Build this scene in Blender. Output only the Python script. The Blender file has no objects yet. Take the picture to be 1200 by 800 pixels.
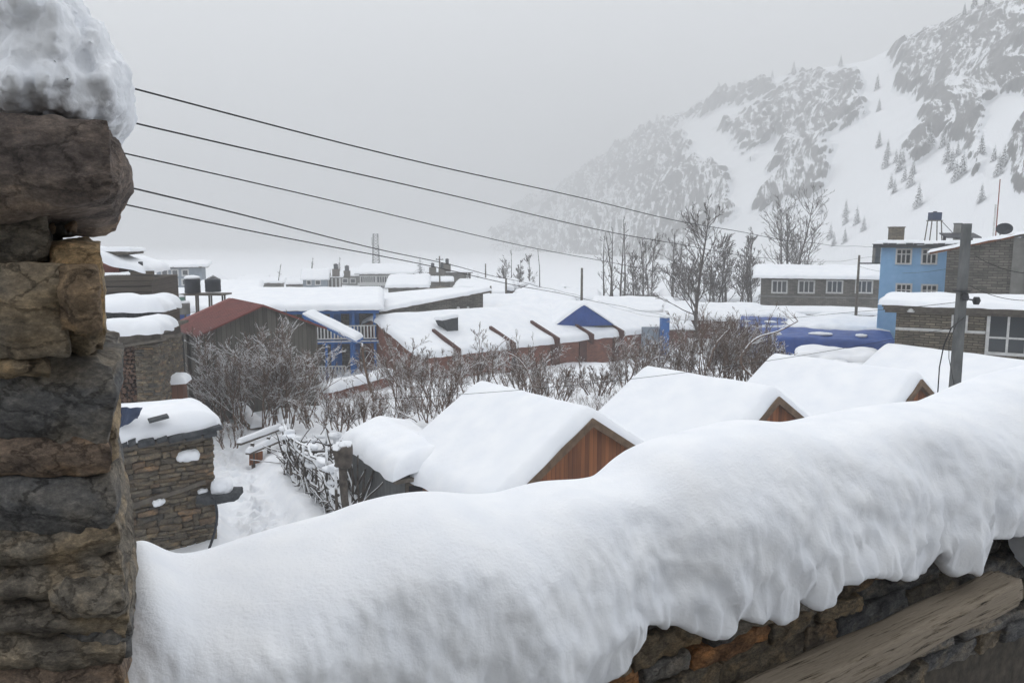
import bpy, math, random
from mathutils import Vector, Matrix, noise as mn
R = math.radians
scene = bpy.context.scene
C = scene.collection

# ------------------------------------------------------------------ camera, sky, sun, exposure
CAMZ = 6.0
FPX = 900.0
PITCH = math.atan(115.0/FPX)
cam = bpy.data.objects.new('camera', bpy.data.cameras.new('camera'))
C.objects.link(cam)
cam.location = (0, 0, CAMZ)
cam.rotation_euler = (R(90)-PITCH, 0, 0)
cam.data.sensor_width = 36; cam.data.lens = 27.0
cam.data.clip_start = 0.05; cam.data.clip_end = 8000
scene.camera = cam
SUN_EL, SUN_AZ = R(58), R(-25)          # azimuth from +Y towards +X
world = bpy.data.worlds.new('World'); scene.world = world; world.use_nodes = True
wt = world.node_tree; wt.nodes.clear()
sky = wt.nodes.new('ShaderNodeTexSky'); sky.sky_type = 'NISHITA'; sky.sun_disc = False
sky.sun_elevation = SUN_EL; sky.sun_rotation = SUN_AZ; sky.air_density = 1.0; sky.dust_density = 6.0
hs = wt.nodes.new('ShaderNodeHueSaturation'); hs.inputs['Saturation'].default_value = 0.12
tint = wt.nodes.new('ShaderNodeMix'); tint.data_type = 'RGBA'; tint.blend_type = 'MIX'
tint.inputs[0].default_value = 0.65; tint.inputs[7].default_value = (6.1, 6.35, 6.65, 1)
bg = wt.nodes.new('ShaderNodeBackground'); bg.inputs['Strength'].default_value = 0.1
wo = wt.nodes.new('ShaderNodeOutputWorld')
wt.links.new(sky.outputs[0], hs.inputs['Color']); wt.links.new(hs.outputs[0], tint.inputs[6])
wt.links.new(tint.outputs[2], bg.inputs['Color']); wt.links.new(bg.outputs[0], wo.inputs['Surface'])
sd = bpy.data.lights.new('sun', 'SUN'); sd.energy = 0.5; sd.angle = R(40); sd.color = (1, .985, .96)
sun = bpy.data.objects.new('sun', sd); C.objects.link(sun)
sv = Vector((math.sin(SUN_AZ)*math.cos(SUN_EL), math.cos(SUN_AZ)*math.cos(SUN_EL), math.sin(SUN_EL)))
sun.rotation_euler = sv.to_track_quat('Z', 'Y').to_euler()
vs = scene.view_settings
vs.view_transform = 'Standard'; vs.look = 'None'; vs.gamma = 1; vs.use_curve_mapping = False
vs.exposure = 0.92
scene.cycles.use_denoising = True
scene.cycles.max_bounces = 5; scene.cycles.volume_bounces = 1
scene.cycles.diffuse_bounces = 3
HAZE_DENSITY = 0.0021

# ------------------------------------------------------------------ helpers
def ray(px, py):
    f = Vector((0, math.cos(PITCH), -math.sin(PITCH))); u = Vector((0, math.sin(PITCH), math.cos(PITCH)))
    return f + Vector((1, 0, 0))*((px-600)/FPX) - u*((py-400)/FPX)
CP = Vector((0, 0, CAMZ))
def at(px, py, Y):
    d = ray(px, py); return CP + d*(Y/d.y)
def pz(px, py, z):
    d = ray(px, py); return CP + d*((z-CAMZ)/d.z)
def on_plane(px, py, P, n):              # meets the vertical plane through P with horizontal normal n
    d = ray(px, py); return CP + d*((P-CP).dot(n)/d.dot(n))
def fb(p, oct=4, H=0.9, lac=2.1): return mn.fractal(p, H, lac, oct)
def lerp(a, b, t): return a+(b-a)*t
def table(tab, x):
    if x <= tab[0][0]: return tab[0][1]
    for (a, b), (c, d) in zip(tab, tab[1:]):
        if x <= c: return b+(d-b)*(x-a)/(c-a)
    return tab[-1][1]
def sstep(a, b, x):
    t = max(0, min(1, (x-a)/(b-a))); return t*t*(3-2*t)

def ground_base(x, y):
    return table([(0, -1.0), (16, -1.0), (36, -2.0), (48, -2.4), (120, -2.4), (3000, -2.4)], y)
def gnd(px, py):
    z = -1.5
    for _ in range(25):
        p = pz(px, py, z); z = ground_base(p.x, p.y)
    return Vector((p.x, p.y, z))

def meta(o, label=None, cat=None, group=None, kind=None):
    if label: o['label'] = label
    if cat: o['category'] = cat
    if group: o['group'] = group
    if kind: o['kind'] = kind
    return o
def thing(name, label, cat, loc=(0, 0, 0), rz=0.0, group=None):
    o = bpy.data.objects.new(name, None); C.objects.link(o)
    o.empty_display_size = .3
    o.location = loc; o.rotation_euler = (0, 0, rz)
    return meta(o, label, cat, group, 'thing')

class MB:
    def __init__(s): s.v = []; s.f = []; s.m = []; s.sm = []
    def add(s, vs, fs, mi=0, smooth=False):
        n = len(s.v); s.v.extend(Vector(v) for v in vs)
        for f in fs: s.f.append(tuple(i+n for i in f)); s.m.append(mi); s.sm.append(smooth)
    def box(s, a, b, mi=0):
        x0, y0, z0 = a; x1, y1, z1 = b
        s.add([(x0,y0,z0),(x1,y0,z0),(x1,y1,z0),(x0,y1,z0),(x0,y0,z1),(x1,y0,z1),(x1,y1,z1),(x0,y1,z1)],
              [(0,3,2,1),(4,5,6,7),(0,1,5,4),(1,2,6,5),(2,3,7,6),(3,0,4,7)], mi)
        return s
    def hexa(s, bot, top, mi=0):
        s.add(list(bot)+list(top), [(0,3,2,1),(4,5,6,7),(0,1,5,4),(1,2,6,5),(2,3,7,6),(3,0,4,7)], mi); return s
    def prism(s, poly, ext, mi=0):       # polygon extruded along a vector
        n = len(poly); e = Vector(ext)
        s.add([Vector(p) for p in poly]+[Vector(p)+e for p in poly],
              [tuple(range(n))[::-1], tuple(range(n, 2*n))]+[(i, (i+1) % n, n+(i+1) % n, n+i) for i in range(n)], mi); return s
    def bar(s, p, q, w, h, up=(0, 0, 1), mi=0, taper=1.0):
        p = Vector(p); q = Vector(q); d = (q-p).normalized(); upv = Vector(up)
        sd_ = d.cross(upv)
        if sd_.length < 1e-4: sd_ = d.cross(Vector((0, 1, 0)))
        sd_.normalize(); u2 = sd_.cross(d).normalized()
        a, b = sd_*w/2, u2*h/2
        s.add([p-a-b, p+a-b, p+a+b, p-a+b]+[q+(-a-b)*taper, q+(a-b)*taper, q+(a+b)*taper, q+(-a+b)*taper],
              [(0,3,2,1),(4,5,6,7),(0,1,5,4),(1,2,6,5),(2,3,7,6),(3,0,4,7)], mi); return s
    def tube(s, pts, rads, n=6, mi=0, smooth=True, caps=True):
        pts = [Vector(p) for p in pts]; base = len(s.v); k = len(pts)
        if isinstance(rads, (int, float)): rads = [rads]*k
        prev = None
        for i, p in enumerate(pts):
            d = (pts[min(i+1, k-1)]-pts[max(i-1, 0)])
            if d.length < 1e-9: d = Vector((0, 0, 1))
            d.normalize()
            if prev is None:
                a = d.cross(Vector((0.3, 1, .05)));
                if a.length < .05: a = d.cross(Vector((1, 0, 0)))
                a.normalize()
            else:
                a = prev-d*prev.dot(d)
                if a.length < 1e-6: a = d.cross(Vector((1, 0, .1)))
                a.normalize()
            prev = a; b = d.cross(a)
            for j in range(n):
                t = 2*math.pi*j/n; s.v.append(p+(a*math.cos(t)+b*math.sin(t))*rads[i])
        for i in range(k-1):
            for j in range(n):
                s.f.append((base+i*n+j, base+i*n+(j+1) % n, base+(i+1)*n+(j+1) % n, base+(i+1)*n+j)); s.m.append(mi); s.sm.append(smooth)
        if caps and n > 2:
            s.f.append(tuple(base+j for j in range(n))[::-1]); s.m.append(mi); s.sm.append(False)
            s.f.append(tuple(base+(k-1)*n+j for j in range(n))); s.m.append(mi); s.sm.append(False)
        return s
    def lathe(s, c, prof, n=16, mi=0):   # profile [(r, z)] round a vertical axis at c
        c = Vector(c); s.tube_ring = None
        base = len(s.v)
        for r, z in prof:
            for j in range(n):
                t = 2*math.pi*j/n; s.v.append(c+Vector((r*math.cos(t), r*math.sin(t), z)))
        for i in range(len(prof)-1):
            for j in range(n):
                s.f.append((base+i*n+j, base+i*n+(j+1) % n, base+(i+1)*n+(j+1) % n, base+(i+1)*n+j)); s.m.append(mi); s.sm.append(True)
        s.f.append(tuple(base+j for j in range(n))[::-1]); s.m.append(mi); s.sm.append(False)
        s.f.append(tuple(base+(len(prof)-1)*n+j for j in range(n))); s.m.append(mi); s.sm.append(False)
        return s
    def grid(s, fn, nu, nv, mi=0, smooth=True, flip=False):
        base = len(s.v)
        for i in range(nu+1):
            for j in range(nv+1): s.v.append(Vector(fn(i/nu, j/nv)))
        for i in range(nu):
            for j in range(nv):
                a = base+i*(nv+1)+j; q = (a, a+nv+1, a+nv+2, a+1)
                s.f.append(q[::-1] if flip else q); s.m.append(mi); s.sm.append(smooth)
        return s
    def build(s, name, mats, parent=None, space='house'):
        me = bpy.data.meshes.new(name)
        vs_ = s.v
        if parent is not None:
            if space == 'house':
                z0 = parent.location.z; vs_ = [(v.x, v.y, v.z-z0) for v in s.v]
            elif space == 'world':
                M = (Matrix.Translation(parent.location) @ Matrix.Rotation(parent.rotation_euler.z, 4, 'Z')).inverted()
                vs_ = [M @ v for v in s.v]
        me.from_pydata([tuple(v) for v in vs_], [], s.f)
        if not isinstance(mats, (list, tuple)): mats = [mats]
        for m in mats: me.materials.append(m)
        me.polygons.foreach_set('material_index', s.m); me.polygons.foreach_set('use_smooth', s.sm)
        me.update()
        o = bpy.data.objects.new(name, me); C.objects.link(o)
        if parent is not None: o.parent = parent
        return o

# ------------------------------------------------------------------ materials
def mat(name, col, rough=.85, metal=0.0, spec=.3):
    m = bpy.data.materials.new(name); m.use_nodes = True; nt = m.node_tree
    b = nt.nodes['Principled BSDF']; b.inputs['Base Color'].default_value = (*col, 1)
    b.inputs['Roughness'].default_value = rough; b.inputs['Metallic'].default_value = metal
    b.inputs['Specular IOR Level'].default_value = spec
    return m, nt, b
def nd(nt, t, **kw):
    n = nt.nodes.new(t)
    for k, v in kw.items():
        if k.startswith('i_'): n.inputs[k[2:].replace('_', ' ')].default_value = v
        else: setattr(n, k, v)
    return n
def ramp(nt, stops):
    r = nt.nodes.new('ShaderNodeValToRGB'); e = r.color_ramp.elements
    while len(e) < len(stops): e.new(.5)
    for el, (p, c) in zip(e, stops): el.position = p; el.color = (*c, 1) if len(c) == 3 else c
    return r
def objcoord(nt): return nd(nt, 'ShaderNodeTexCoord').outputs['Object']
def bump(nt, b, h, strength=.3, dist=.02):
    n = nd(nt, 'ShaderNodeBump'); n.inputs['Strength'].default_value = strength; n.inputs['Distance'].default_value = dist
    nt.links.new(h, n.inputs['Height']); nt.links.new(n.outputs[0], b.inputs['Normal']); return n
def noisy(name, stops, scale=4, rough=.9, bstr=.3, bdist=.02, stretch=(1, 1, 1), detail=6, spec=.25, nrough=.6):
    m, nt, b = mat(name, (.5, .5, .5), rough, spec=spec)
    mp = nd(nt, 'ShaderNodeMapping'); mp.inputs['Scale'].default_value = stretch
    nt.links.new(objcoord(nt), mp.inputs['Vector'])
    n = nd(nt, 'ShaderNodeTexNoise'); n.inputs['Scale'].default_value = scale; n.inputs['Detail'].default_value = detail
    n.inputs['Roughness'].default_value = nrough
    nt.links.new(mp.outputs[0], n.inputs['Vector'])
    r = ramp(nt, stops); nt.links.new(n.outputs['Fac'], r.inputs[0]); nt.links.new(r.outputs[0], b.inputs['Base Color'])
    if bstr: bump(nt, b, n.outputs['Fac'], bstr, bdist)
    return m
def dust_on_top(m, nt, b, colsock, thr=(.35, .6), nscale=6.0, amp=.35):
    """snow lying on whatever faces up"""
    g = nd(nt, 'ShaderNodeNewGeometry'); sx = nd(nt, 'ShaderNodeSeparateXYZ'); nt.links.new(g.outputs['Normal'], sx.inputs[0])
    n = nd(nt, 'ShaderNodeTexNoise'); n.inputs['Scale'].default_value = nscale; n.inputs['Detail'].default_value = 3
    nt.links.new(g.outputs['Position'], n.inputs['Vector'])
    ma = nd(nt, 'ShaderNodeMath', operation='MULTIPLY_ADD'); ma.inputs[1].default_value = amp; 
    nt.links.new(n.outputs['Fac'], ma.inputs[0]); nt.links.new(sx.outputs['Z'], ma.inputs[2])
    mr = nd(nt, 'ShaderNodeMapRange', interpolation_type='SMOOTHSTEP')
    mr.inputs[1].default_value = thr[0]+amp*.5; mr.inputs[2].default_value = thr[1]+amp*.5
    nt.links.new(ma.outputs[0], mr.inputs[0])
    mx = nd(nt, 'ShaderNodeMix', data_type='RGBA'); nt.links.new(mr.outputs[0], mx.inputs[0]); nt.links.new(colsock, mx.inputs[6])
    mx.inputs[7].default_value = (.84, .86, .89, 1)
    nt.links.new(mx.outputs[2], b.inputs['Base Color'])
    return mx

def mk_snow(name, s1, s2, bd=.03, bs=.5):
    m, nt, b = mat(name, (.83, .85, .885), .75, spec=.25)
    oc = nd(nt, 'ShaderNodeNewGeometry').outputs['Position']
    n1 = nd(nt, 'ShaderNodeTexNoise'); n1.inputs['Scale'].default_value = s1; n1.inputs['Detail'].default_value = 5
    n2 = nd(nt, 'ShaderNodeTexNoise'); n2.inputs['Scale'].default_value = s2; n2.inputs['Detail'].default_value = 3
    nt.links.new(oc, n1.inputs['Vector']); nt.links.new(oc, n2.inputs['Vector'])
    ad = nd(nt, 'ShaderNodeMath', operation='MULTIPLY_ADD'); ad.inputs[1].default_value = .25
    nt.links.new(n2.outputs['Fac'], ad.inputs[0]); nt.links.new(n1.outputs['Fac'], ad.inputs[2])
    bump(nt, b, ad.outputs[0], bs, bd)
    r = ramp(nt, [(.3, (.79, .815, .86)), (.7, (.86, .875, .9))]); nt.links.new(n1.outputs['Fac'], r.inputs[0])
    nt.links.new(r.outputs[0], b.inputs['Base Color'])
    return m
M = {}
M['snow'] = mk_snow('snow', 1.6, 9, .05, .35)
M['snow_near'] = mk_snow('snow_soft', 9, 120, .012, .55)
M['snow_ground'] = mk_snow('snow_trodden', 2.5, 14, .08, .6)

def masonry(name, c1, c2, mortar, bw, bh, squash=.5, rnd=.35, bstr=.6, var=None, msize=.02):
    m, nt, b = mat(name, c1, .9)
    oc = objcoord(nt); sx = nd(nt, 'ShaderNodeSeparateXYZ'); nt.links.new(oc, sx.inputs[0])
    ad = nd(nt, 'ShaderNodeMath', operation='ADD'); nt.links.new(sx.outputs[0], ad.inputs[0]); nt.links.new(sx.outputs[1], ad.inputs[1])
    cb = nd(nt, 'ShaderNodeCombineXYZ'); nt.links.new(ad.outputs[0], cb.inputs[0]); nt.links.new(sx.outputs[2], cb.inputs[1])
    n = nd(nt, 'ShaderNodeTexNoise'); n.inputs['Scale'].default_value = 2.2; n.inputs['Detail'].default_value = 3
    nt.links.new(oc, n.inputs['Vector'])
    va = nd(nt, 'ShaderNodeVectorMath', operation='MULTIPLY_ADD'); va.inputs[1].default_value = (rnd*.4, rnd*.22, 0)
    nt.links.new(n.outputs['Color'], va.inputs[0]); nt.links.new(cb.outputs[0], va.inputs[2])
    br = nd(nt, 'ShaderNodeTexBrick'); br.offset = .5; br.squash = 1.0
    br.inputs['Scale'].default_value = 1.0; br.inputs['Brick Width'].default_value = bw; br.inputs['Row Height'].default_value = bh
    br.inputs['Mortar Size'].default_value = msize; br.inputs['Mortar Smooth'].default_value = .4; br.inputs['Bias'].default_value = 0
    br.inputs['Color1'].default_value = (*c1, 1); br.inputs['Color2'].default_value = (*c2, 1); br.inputs['Mortar'].default_value = (*mortar, 1)
    nt.links.new(va.outputs[0], br.inputs['Vector'])
    n2 = nd(nt, 'ShaderNodeTexNoise'); n2.inputs['Scale'].default_value = 1.1; n2.inputs['Detail'].default_value = 8; n2.inputs['Roughness'].default_value = .7
    nt.links.new(oc, n2.inputs['Vector'])
    r = ramp(nt, [(.3, (.55, .55, .55)), (.7, (1.35, 1.3, 1.2))]); nt.links.new(n2.outputs['Fac'], r.inputs[0])
    mx = nd(nt, 'ShaderNodeMix', data_type='RGBA', blend_type='MULTIPLY'); mx.inputs[0].default_value = .85
    nt.links.new(br.outputs['Color'], mx.inputs[6]); nt.links.new(r.outputs[0], mx.inputs[7]); nt.links.new(mx.outputs[2], b.inputs['Base Color'])
    iv = nd(nt, 'ShaderNodeMath', operation='SUBTRACT'); iv.inputs[0].default_value = 1; nt.links.new(br.outputs['Fac'], iv.inputs[1])
    bump(nt, b, iv.outputs[0], bstr, .04)
    return m
M['stone_grey'] = masonry('grey_stone_masonry', (.21, .2, .18), (.11, .106, .097), (.07, .067, .06), .42, .13)
M['stone_tan'] = masonry('tan_stone_masonry', (.25, .22, .17), (.13, .116, .092), (.07, .06, .05), .36, .1)
M['brick'] = masonry('red_brick', (.25, .10, .068), (.17, .068, .05), (.14, .10, .085), .24, .08, rnd=.05, bstr=.3, msize=.008)

def planks(name, c1, c2, w=.14, axis='x', bstr=.5):
    m, nt, b = mat(name, c1, .85)
    oc = objcoord(nt); sx = nd(nt, 'ShaderNodeSeparateXYZ'); nt.links.new(oc, sx.inputs[0])
    if axis == 'x':
        ad = nd(nt, 'ShaderNodeMath', operation='ADD'); nt.links.new(sx.outputs[0], ad.inputs[0]); nt.links.new(sx.outputs[1], ad.inputs[1]); s0 = ad.outputs[0]
    else: s0 = sx.outputs[2]
    dv = nd(nt, 'ShaderNodeMath', operation='DIVIDE'); dv.inputs[1].default_value = w; nt.links.new(s0, dv.inputs[0])
    fl = nd(nt, 'ShaderNodeMath', operation='FLOOR'); nt.links.new(dv.outputs[0], fl.inputs[0])
    fr = nd(nt, 'ShaderNodeMath', operation='FRACT'); nt.links.new(dv.outputs[0], fr.inputs[0])
    wn = nd(nt, 'ShaderNodeTexWhiteNoise', noise_dimensions='1D'); nt.links.new(fl.outputs[0], wn.inputs['W'])
    mp = nd(nt, 'ShaderNodeMapping'); mp.inputs['Scale'].default_value = (14, 14, 1.2) if axis == 'x' else (1.2, 1.2, 16)
    nt.links.new(oc, mp.inputs['Vector'])
    n = nd(nt, 'ShaderNodeTexNoise'); n.inputs['Scale'].default_value = 1; n.inputs['Detail'].default_value = 6; nt.links.new(mp.outputs[0], n.inputs['Vector'])
    av = nd(nt, 'ShaderNodeMath', operation='ADD'); nt.links.new(wn.outputs['Value'], av.inputs[0]); nt.links.new(n.outputs['Fac'], av.inputs[1])
    r = ramp(nt, [(.3, c2), (1.0, c1)]); 
    hv = nd(nt, 'ShaderNodeMath', operation='MULTIPLY'); hv.inputs[1].default_value = .62; nt.links.new(av.outputs[0], hv.inputs[0]); nt.links.new(hv.outputs[0], r.inputs[0])
    gp = ramp(nt, [(0, (.25, .25, .25)), (.07, (1, 1, 1)), (.93, (1, 1, 1)), (1, (.25, .25, .25))]); nt.links.new(fr.outputs[0], gp.inputs[0])
    mx = nd(nt, 'ShaderNodeMix', data_type='RGBA', blend_type='MULTIPLY'); mx.inputs[0].default_value = 1
    nt.links.new(r.outputs[0], mx.inputs[6]); nt.links.new(gp.outputs[0], mx.inputs[7]); nt.links.new(mx.outputs[2], b.inputs['Base Color'])
    bump(nt, b, gp.outputs[0], bstr, .015)
    return m
M['plank_orange'] = planks('orange_brown_boards', (.30, .115, .045), (.13, .05, .024), .13)
M['plank_grey'] = planks('weathered_grey_boards', (.15, .14, .12), (.07, .065, .055), .2)
M['board_rust'] = planks('rusty_brown_boards', (.17, .075, .045), (.10, .045, .03), .2)
M['log_old'] = planks('old_stacked_timbers', (.13, .105, .08), (.05, .04, .032), .22, axis='z')
M['fascia'] = noisy('weathered_brown_fascia', [(.3, (.08, .052, .034)), (.7, (.17, .115, .075))], 5, stretch=(1, 1, 1))
M['red_fascia'] = noisy('dark_red_painted_parapet', [(.3, (.06, .028, .024)), (.7, (.11, .05, .04))], 5)
M['wood_grey'] = noisy('grey_timber', [(.3, (.07, .06, .05)), (.7, (.16, .14, .115))], 6, stretch=(1, 1, 1))
M['red_metal'] = noisy('rusty_red_sheet_metal', [(.3, (.13, .035, .03)), (.7, (.22, .055, .045))], 3, rough=.6)
M['blue_paint'] = noisy('deep_blue_paint', [(.3, (.025, .10, .30)), (.7, (.04, .15, .42))], 4, rough=.6, bstr=.1)
M['blue_tarp'] = noisy('blue_plastic_sheet', [(.3, (.010, .05, .22)), (.7, (.018, .075, .31))], 2.5, rough=.5, bstr=.5, bdist=.08, spec=.4)
M['sky_paint'] = noisy('light_blue_wall_paint', [(.3, (.22, .43, .68)), (.7, (.30, .52, .78))], 2.0, rough=.8, bstr=.1, nrough=.7)
M['blue_grey'] = noisy('pale_blue_grey_render', [(.3, (.20, .24, .29)), (.7, (.28, .32, .37))], 1.5, bstr=0)
M['white_paint'] = noisy('off_white_paint', [(.3, (.5, .5, .49)), (.7, (.7, .7, .69))], 6, bstr=.1)
M['grey_render'] = noisy('grey_cement_render', [(.3, (.15, .15, .14)), (.7, (.25, .245, .23))], 2.2)
M['concrete'] = noisy('weathered_concrete', [(.3, (.085, .09, .09)), (.7, (.15, .155, .155))], 6, stretch=(1, 1, .4))
M['dark_metal'] = noisy('dark_metal', [(.3, (.025, .026, .03)), (.7, (.05, .052, .058))], 8, rough=.6, bstr=.05)
M['black_plastic'] = noisy('black_plastic', [(.3, (.02, .023, .03)), (.7, (.035, .04, .05))], 4, rough=.5, bstr=.05)
M['navy'] = noisy('navy_plastic_sheet', [(.3, (.02, .035, .075)), (.7, (.035, .055, .11))], 4, rough=.55)
M['green_plastic'] = noisy('pale_green_plastic', [(.3, (.12, .24, .20)), (.7, (.18, .32, .27))], 4, rough=.6)
M['slate'] = noisy('dark_slate', [(.3, (.03, .034, .04)), (.7, (.08, .085, .09))], 9)
M['red_paint'] = noisy('faded_red_paint', [(.3, (.20, .05, .04)), (.7, (.28, .09, .06))], 8)
M['yellow_paint'] = noisy('yellow_paint', [(.3, (.35, .25, .05)), (.7, (.45, .33, .08))], 8)
M['painted_dim'] = noisy('painted_interior_shade', [(.3, (.015, .015, .016)), (.7, (.03, .028, .026))], 3)  # near-black colour stands in for the shade inside the woodshed
m, nt, b = mat('window_glass', (.03, .037, .045), .12, spec=.6); M['glass'] = m
m, nt, b = mat('wire_black', (.015, .015, .016), .6); M['wire'] = m
m, nt, b = mat('twig', (.06, .045, .038), .9)
n = nd(nt, 'ShaderNodeTexNoise'); n.inputs['Scale'].default_value = 3; nt.links.new(objcoord(nt), n.inputs['Vector'])
r = ramp(nt, [(.3, (.085, .056, .042)), (.7, (.19, .125, .09))]); nt.links.new(n.outputs['Fac'], r.inputs[0])
dust_on_top(m, nt, b, r.outputs[0], (.2, .55), 9, 1.3); M['twig'] = m
m, nt, b = mat('bare_bark', (.06, .045, .038), .9)
n = nd(nt, 'ShaderNodeTexNoise'); n.inputs['Scale'].default_value = 3; nt.links.new(objcoord(nt), n.inputs['Vector'])
r = ramp(nt, [(.3, (.06, .05, .045)), (.7, (.12, .10, .09))]); nt.links.new(n.outputs['Fac'], r.inputs[0])
dust_on_top(m, nt, b, r.outputs[0], (.45, .7), 3, .5); M['bark'] = m
m, nt, b = mat('fir_needles', (.03, .04, .035), .9)
rgb = nd(nt, 'ShaderNodeRGB'); rgb.outputs[0].default_value = (.03, .04, .034, 1)
dust_on_top(m, nt, b, rgb.outputs[0], (.4, .7), 1, .6); M['fir'] = m
# woven stick / stick with snow on its upper side
m, nt, b = mat('snowy_stick', (.05, .045, .04), .9)
n = nd(nt, 'ShaderNodeTexNoise'); n.inputs['Scale'].default_value = 6; nt.links.new(objcoord(nt), n.inputs['Vector'])
r = ramp(nt, [(.3, (.035, .03, .026)), (.7, (.12, .10, .085))]); nt.links.new(n.outputs['Fac'], r.inputs[0])
dust_on_top(m, nt, b, r.outputs[0], (.3, .5), 4, .7); M['stick'] = m

def mk_rock(name, palette, scale, bdist, snow=None, island=True, streak=(1, 1, 1.7)):
    m, nt, b = mat(name, (.2, .18, .15), .85, spec=.3)
    oc = objcoord(nt)
    g = nd(nt, 'ShaderNodeNewGeometry')
    mp = nd(nt, 'ShaderNodeMapping'); mp.inputs['Scale'].default_value = streak; mp.inputs['Rotation'].default_value = (.2, .35, 0)
    off = nd(nt, 'ShaderNodeVectorMath', operation='MULTIPLY_ADD'); off.inputs[1].default_value = (1, 1, 1)
    rv = nd(nt, 'ShaderNodeMath', operation='MULTIPLY'); rv.inputs[1].default_value = 37.0
    nt.links.new(g.outputs['Random Per Island'], rv.inputs[0])
    nt.links.new(oc, off.inputs[0]); nt.links.new(rv.outputs[0], off.inputs[2]); nt.links.new(off.outputs[0], mp.inputs['Vector'])
    n1 = nd(nt, 'ShaderNodeTexNoise'); n1.inputs['Scale'].default_value = scale; n1.inputs['Detail'].default_value = 12; n1.inputs['Roughness'].default_value = .76; n1.inputs['Distortion'].default_value = .25
    n2 = nd(nt, 'ShaderNodeTexNoise'); n2.inputs['Scale'].default_value = scale*.35; n2.inputs['Detail'].default_value = 4; n2.inputs['Distortion'].default_value = 1.2
    nt.links.new(mp.outputs[0], n1.inputs['Vector']); nt.links.new(mp.outputs[0], n2.inputs['Vector'])
    n3 = nd(nt, 'ShaderNodeTexNoise'); n3.inputs['Scale'].default_value = scale*7; n3.inputs['Detail'].default_value = 8; n3.inputs['Roughness'].default_value = .8; nt.links.new(mp.outputs[0], n3.inputs['Vector'])
    vc = nd(nt, 'ShaderNodeTexVoronoi', feature='DISTANCE_TO_EDGE'); vc.inputs['Scale'].default_value = scale*1.1
    dv_ = nd(nt, 'ShaderNodeMix', data_type='RGBA'); dv_.inputs[0].default_value = .12; nt.links.new(mp.outputs[0], dv_.inputs[6]); nt.links.new(n1.outputs['Color'], dv_.inputs[7]); nt.links.new(dv_.outputs[2], vc.inputs['Vector'])
    cr_ = ramp(nt, [(0, (.35, .33, .3)), (.035, (1, 1, 1))]); nt.links.new(vc.outputs['Distance'], cr_.inputs[0])
    gr_ = ramp(nt, [(.35, (.5, .5, .5)), (.52, (1, 1, 1)), (.66, (1.7, 1.65, 1.55))]); nt.links.new(n3.outputs['Fac'], gr_.inputs[0])
    pr = ramp(nt, palette); pr.color_ramp.interpolation = 'CONSTANT' if island else 'LINEAR'
    nt.links.new(g.outputs['Random Per Island'], pr.inputs[0])
    # big soft stains shift each stone's colour
    pr2 = ramp(nt, [(.35, (.6, .6, .62)), (.5, (1, 1, 1)), (.66, (1.45, 1.28, 1.05))]); nt.links.new(n2.outputs['Fac'], pr2.inputs[0])
    dt = ramp(nt, [(.32, (.35, .35, .36)), (.5, (.9, .9, .9)), (.7, (1.6, 1.55, 1.45))]); nt.links.new(n1.outputs['Fac'], dt.inputs[0])
    m1 = nd(nt, 'ShaderNodeMix', data_type='RGBA', blend_type='MULTIPLY'); m1.inputs[0].default_value = 1
    m2 = nd(nt, 'ShaderNodeMix', data_type='RGBA', blend_type='MULTIPLY'); m2.inputs[0].default_value = .9
    nt.links.new(pr.outputs[0], m1.inputs[6]); nt.links.new(pr2.outputs[0], m1.inputs[7])
    nt.links.new(m1.outputs[2], m2.inputs[6]); nt.links.new(dt.outputs[0], m2.inputs[7])
    m3 = nd(nt, 'ShaderNodeMix', data_type='RGBA', blend_type='MULTIPLY'); m3.inputs[0].default_value = .85; nt.links.new(m2.outputs[2], m3.inputs[6]); nt.links.new(gr_.outputs[0], m3.inputs[7])
    m2 = nd(nt, 'ShaderNodeMix', data_type='RGBA', blend_type='MULTIPLY'); m2.inputs[0].default_value = .55; nt.links.new(m3.outputs[2], m2.inputs[6]); nt.links.new(cr_.outputs[0], m2.inputs[7])
    if snow: dust_on_top(m, nt, b, m2.outputs[2], snow, 5, .3)
    else: nt.links.new(m2.outputs[2], b.inputs['Base Color'])
    ad = nd(nt, 'ShaderNodeMath', operation='MULTIPLY_ADD'); ad.inputs[1].default_value = 1.5
    nt.links.new(n2.outputs['Fac'], ad.inputs[0]); nt.links.new(n1.outputs['Fac'], ad.inputs[2])
    ad2 = nd(nt, 'ShaderNodeMath', operation='MULTIPLY_ADD'); ad2.inputs[1].default_value = .3; nt.links.new(n3.outputs['Fac'], ad2.inputs[0]); nt.links.new(ad.outputs[0], ad2.inputs[2])
    ad3 = nd(nt, 'ShaderNodeMath', operation='MULTIPLY_ADD'); ad3.inputs[1].default_value = .25; nt.links.new(cr_.outputs[0], ad3.inputs[0]); nt.links.new(ad2.outputs[0], ad3.inputs[2])
    bump(nt, b, ad3.outputs[0], 1.0, bdist*1.5)
    return m
M['rock_near'] = mk_rock('rough_wall_stone', [(0, (.18, .155, .12)), (.25, (.22, .21, .195)), (.5, (.26, .21, .145)), (.7, (.15, .15, .15)), (.85, (.24, .19, .135)), (.94, (.36, .19, .09))], 14, .012)
M['rock_mid'] = mk_rock('rubble_wall_stone', [(0, (.13, .105, .075)), (.3, (.17, .145, .11)), (.55, (.11, .10, .085)), (.75, (.20, .17, .125)), (.9, (.21, .15, .10))], 5, .02)
M['rock_cap'] = mk_rock('reddish_capstone', [(0, (.33, .27, .235)), (1, (.33, .27, .235))], 9, .02, island=False)
M['mortar'] = noisy('dark_earth_mortar', [(.3, (.04, .034, .028)), (.7, (.10, .085, .066))], 20, bstr=.8, bdist=.01)
def fixed_rock(name, c, sc=12): return mk_rock(name, [(0, c), (1, c)], sc, .012, island=False)
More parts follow.
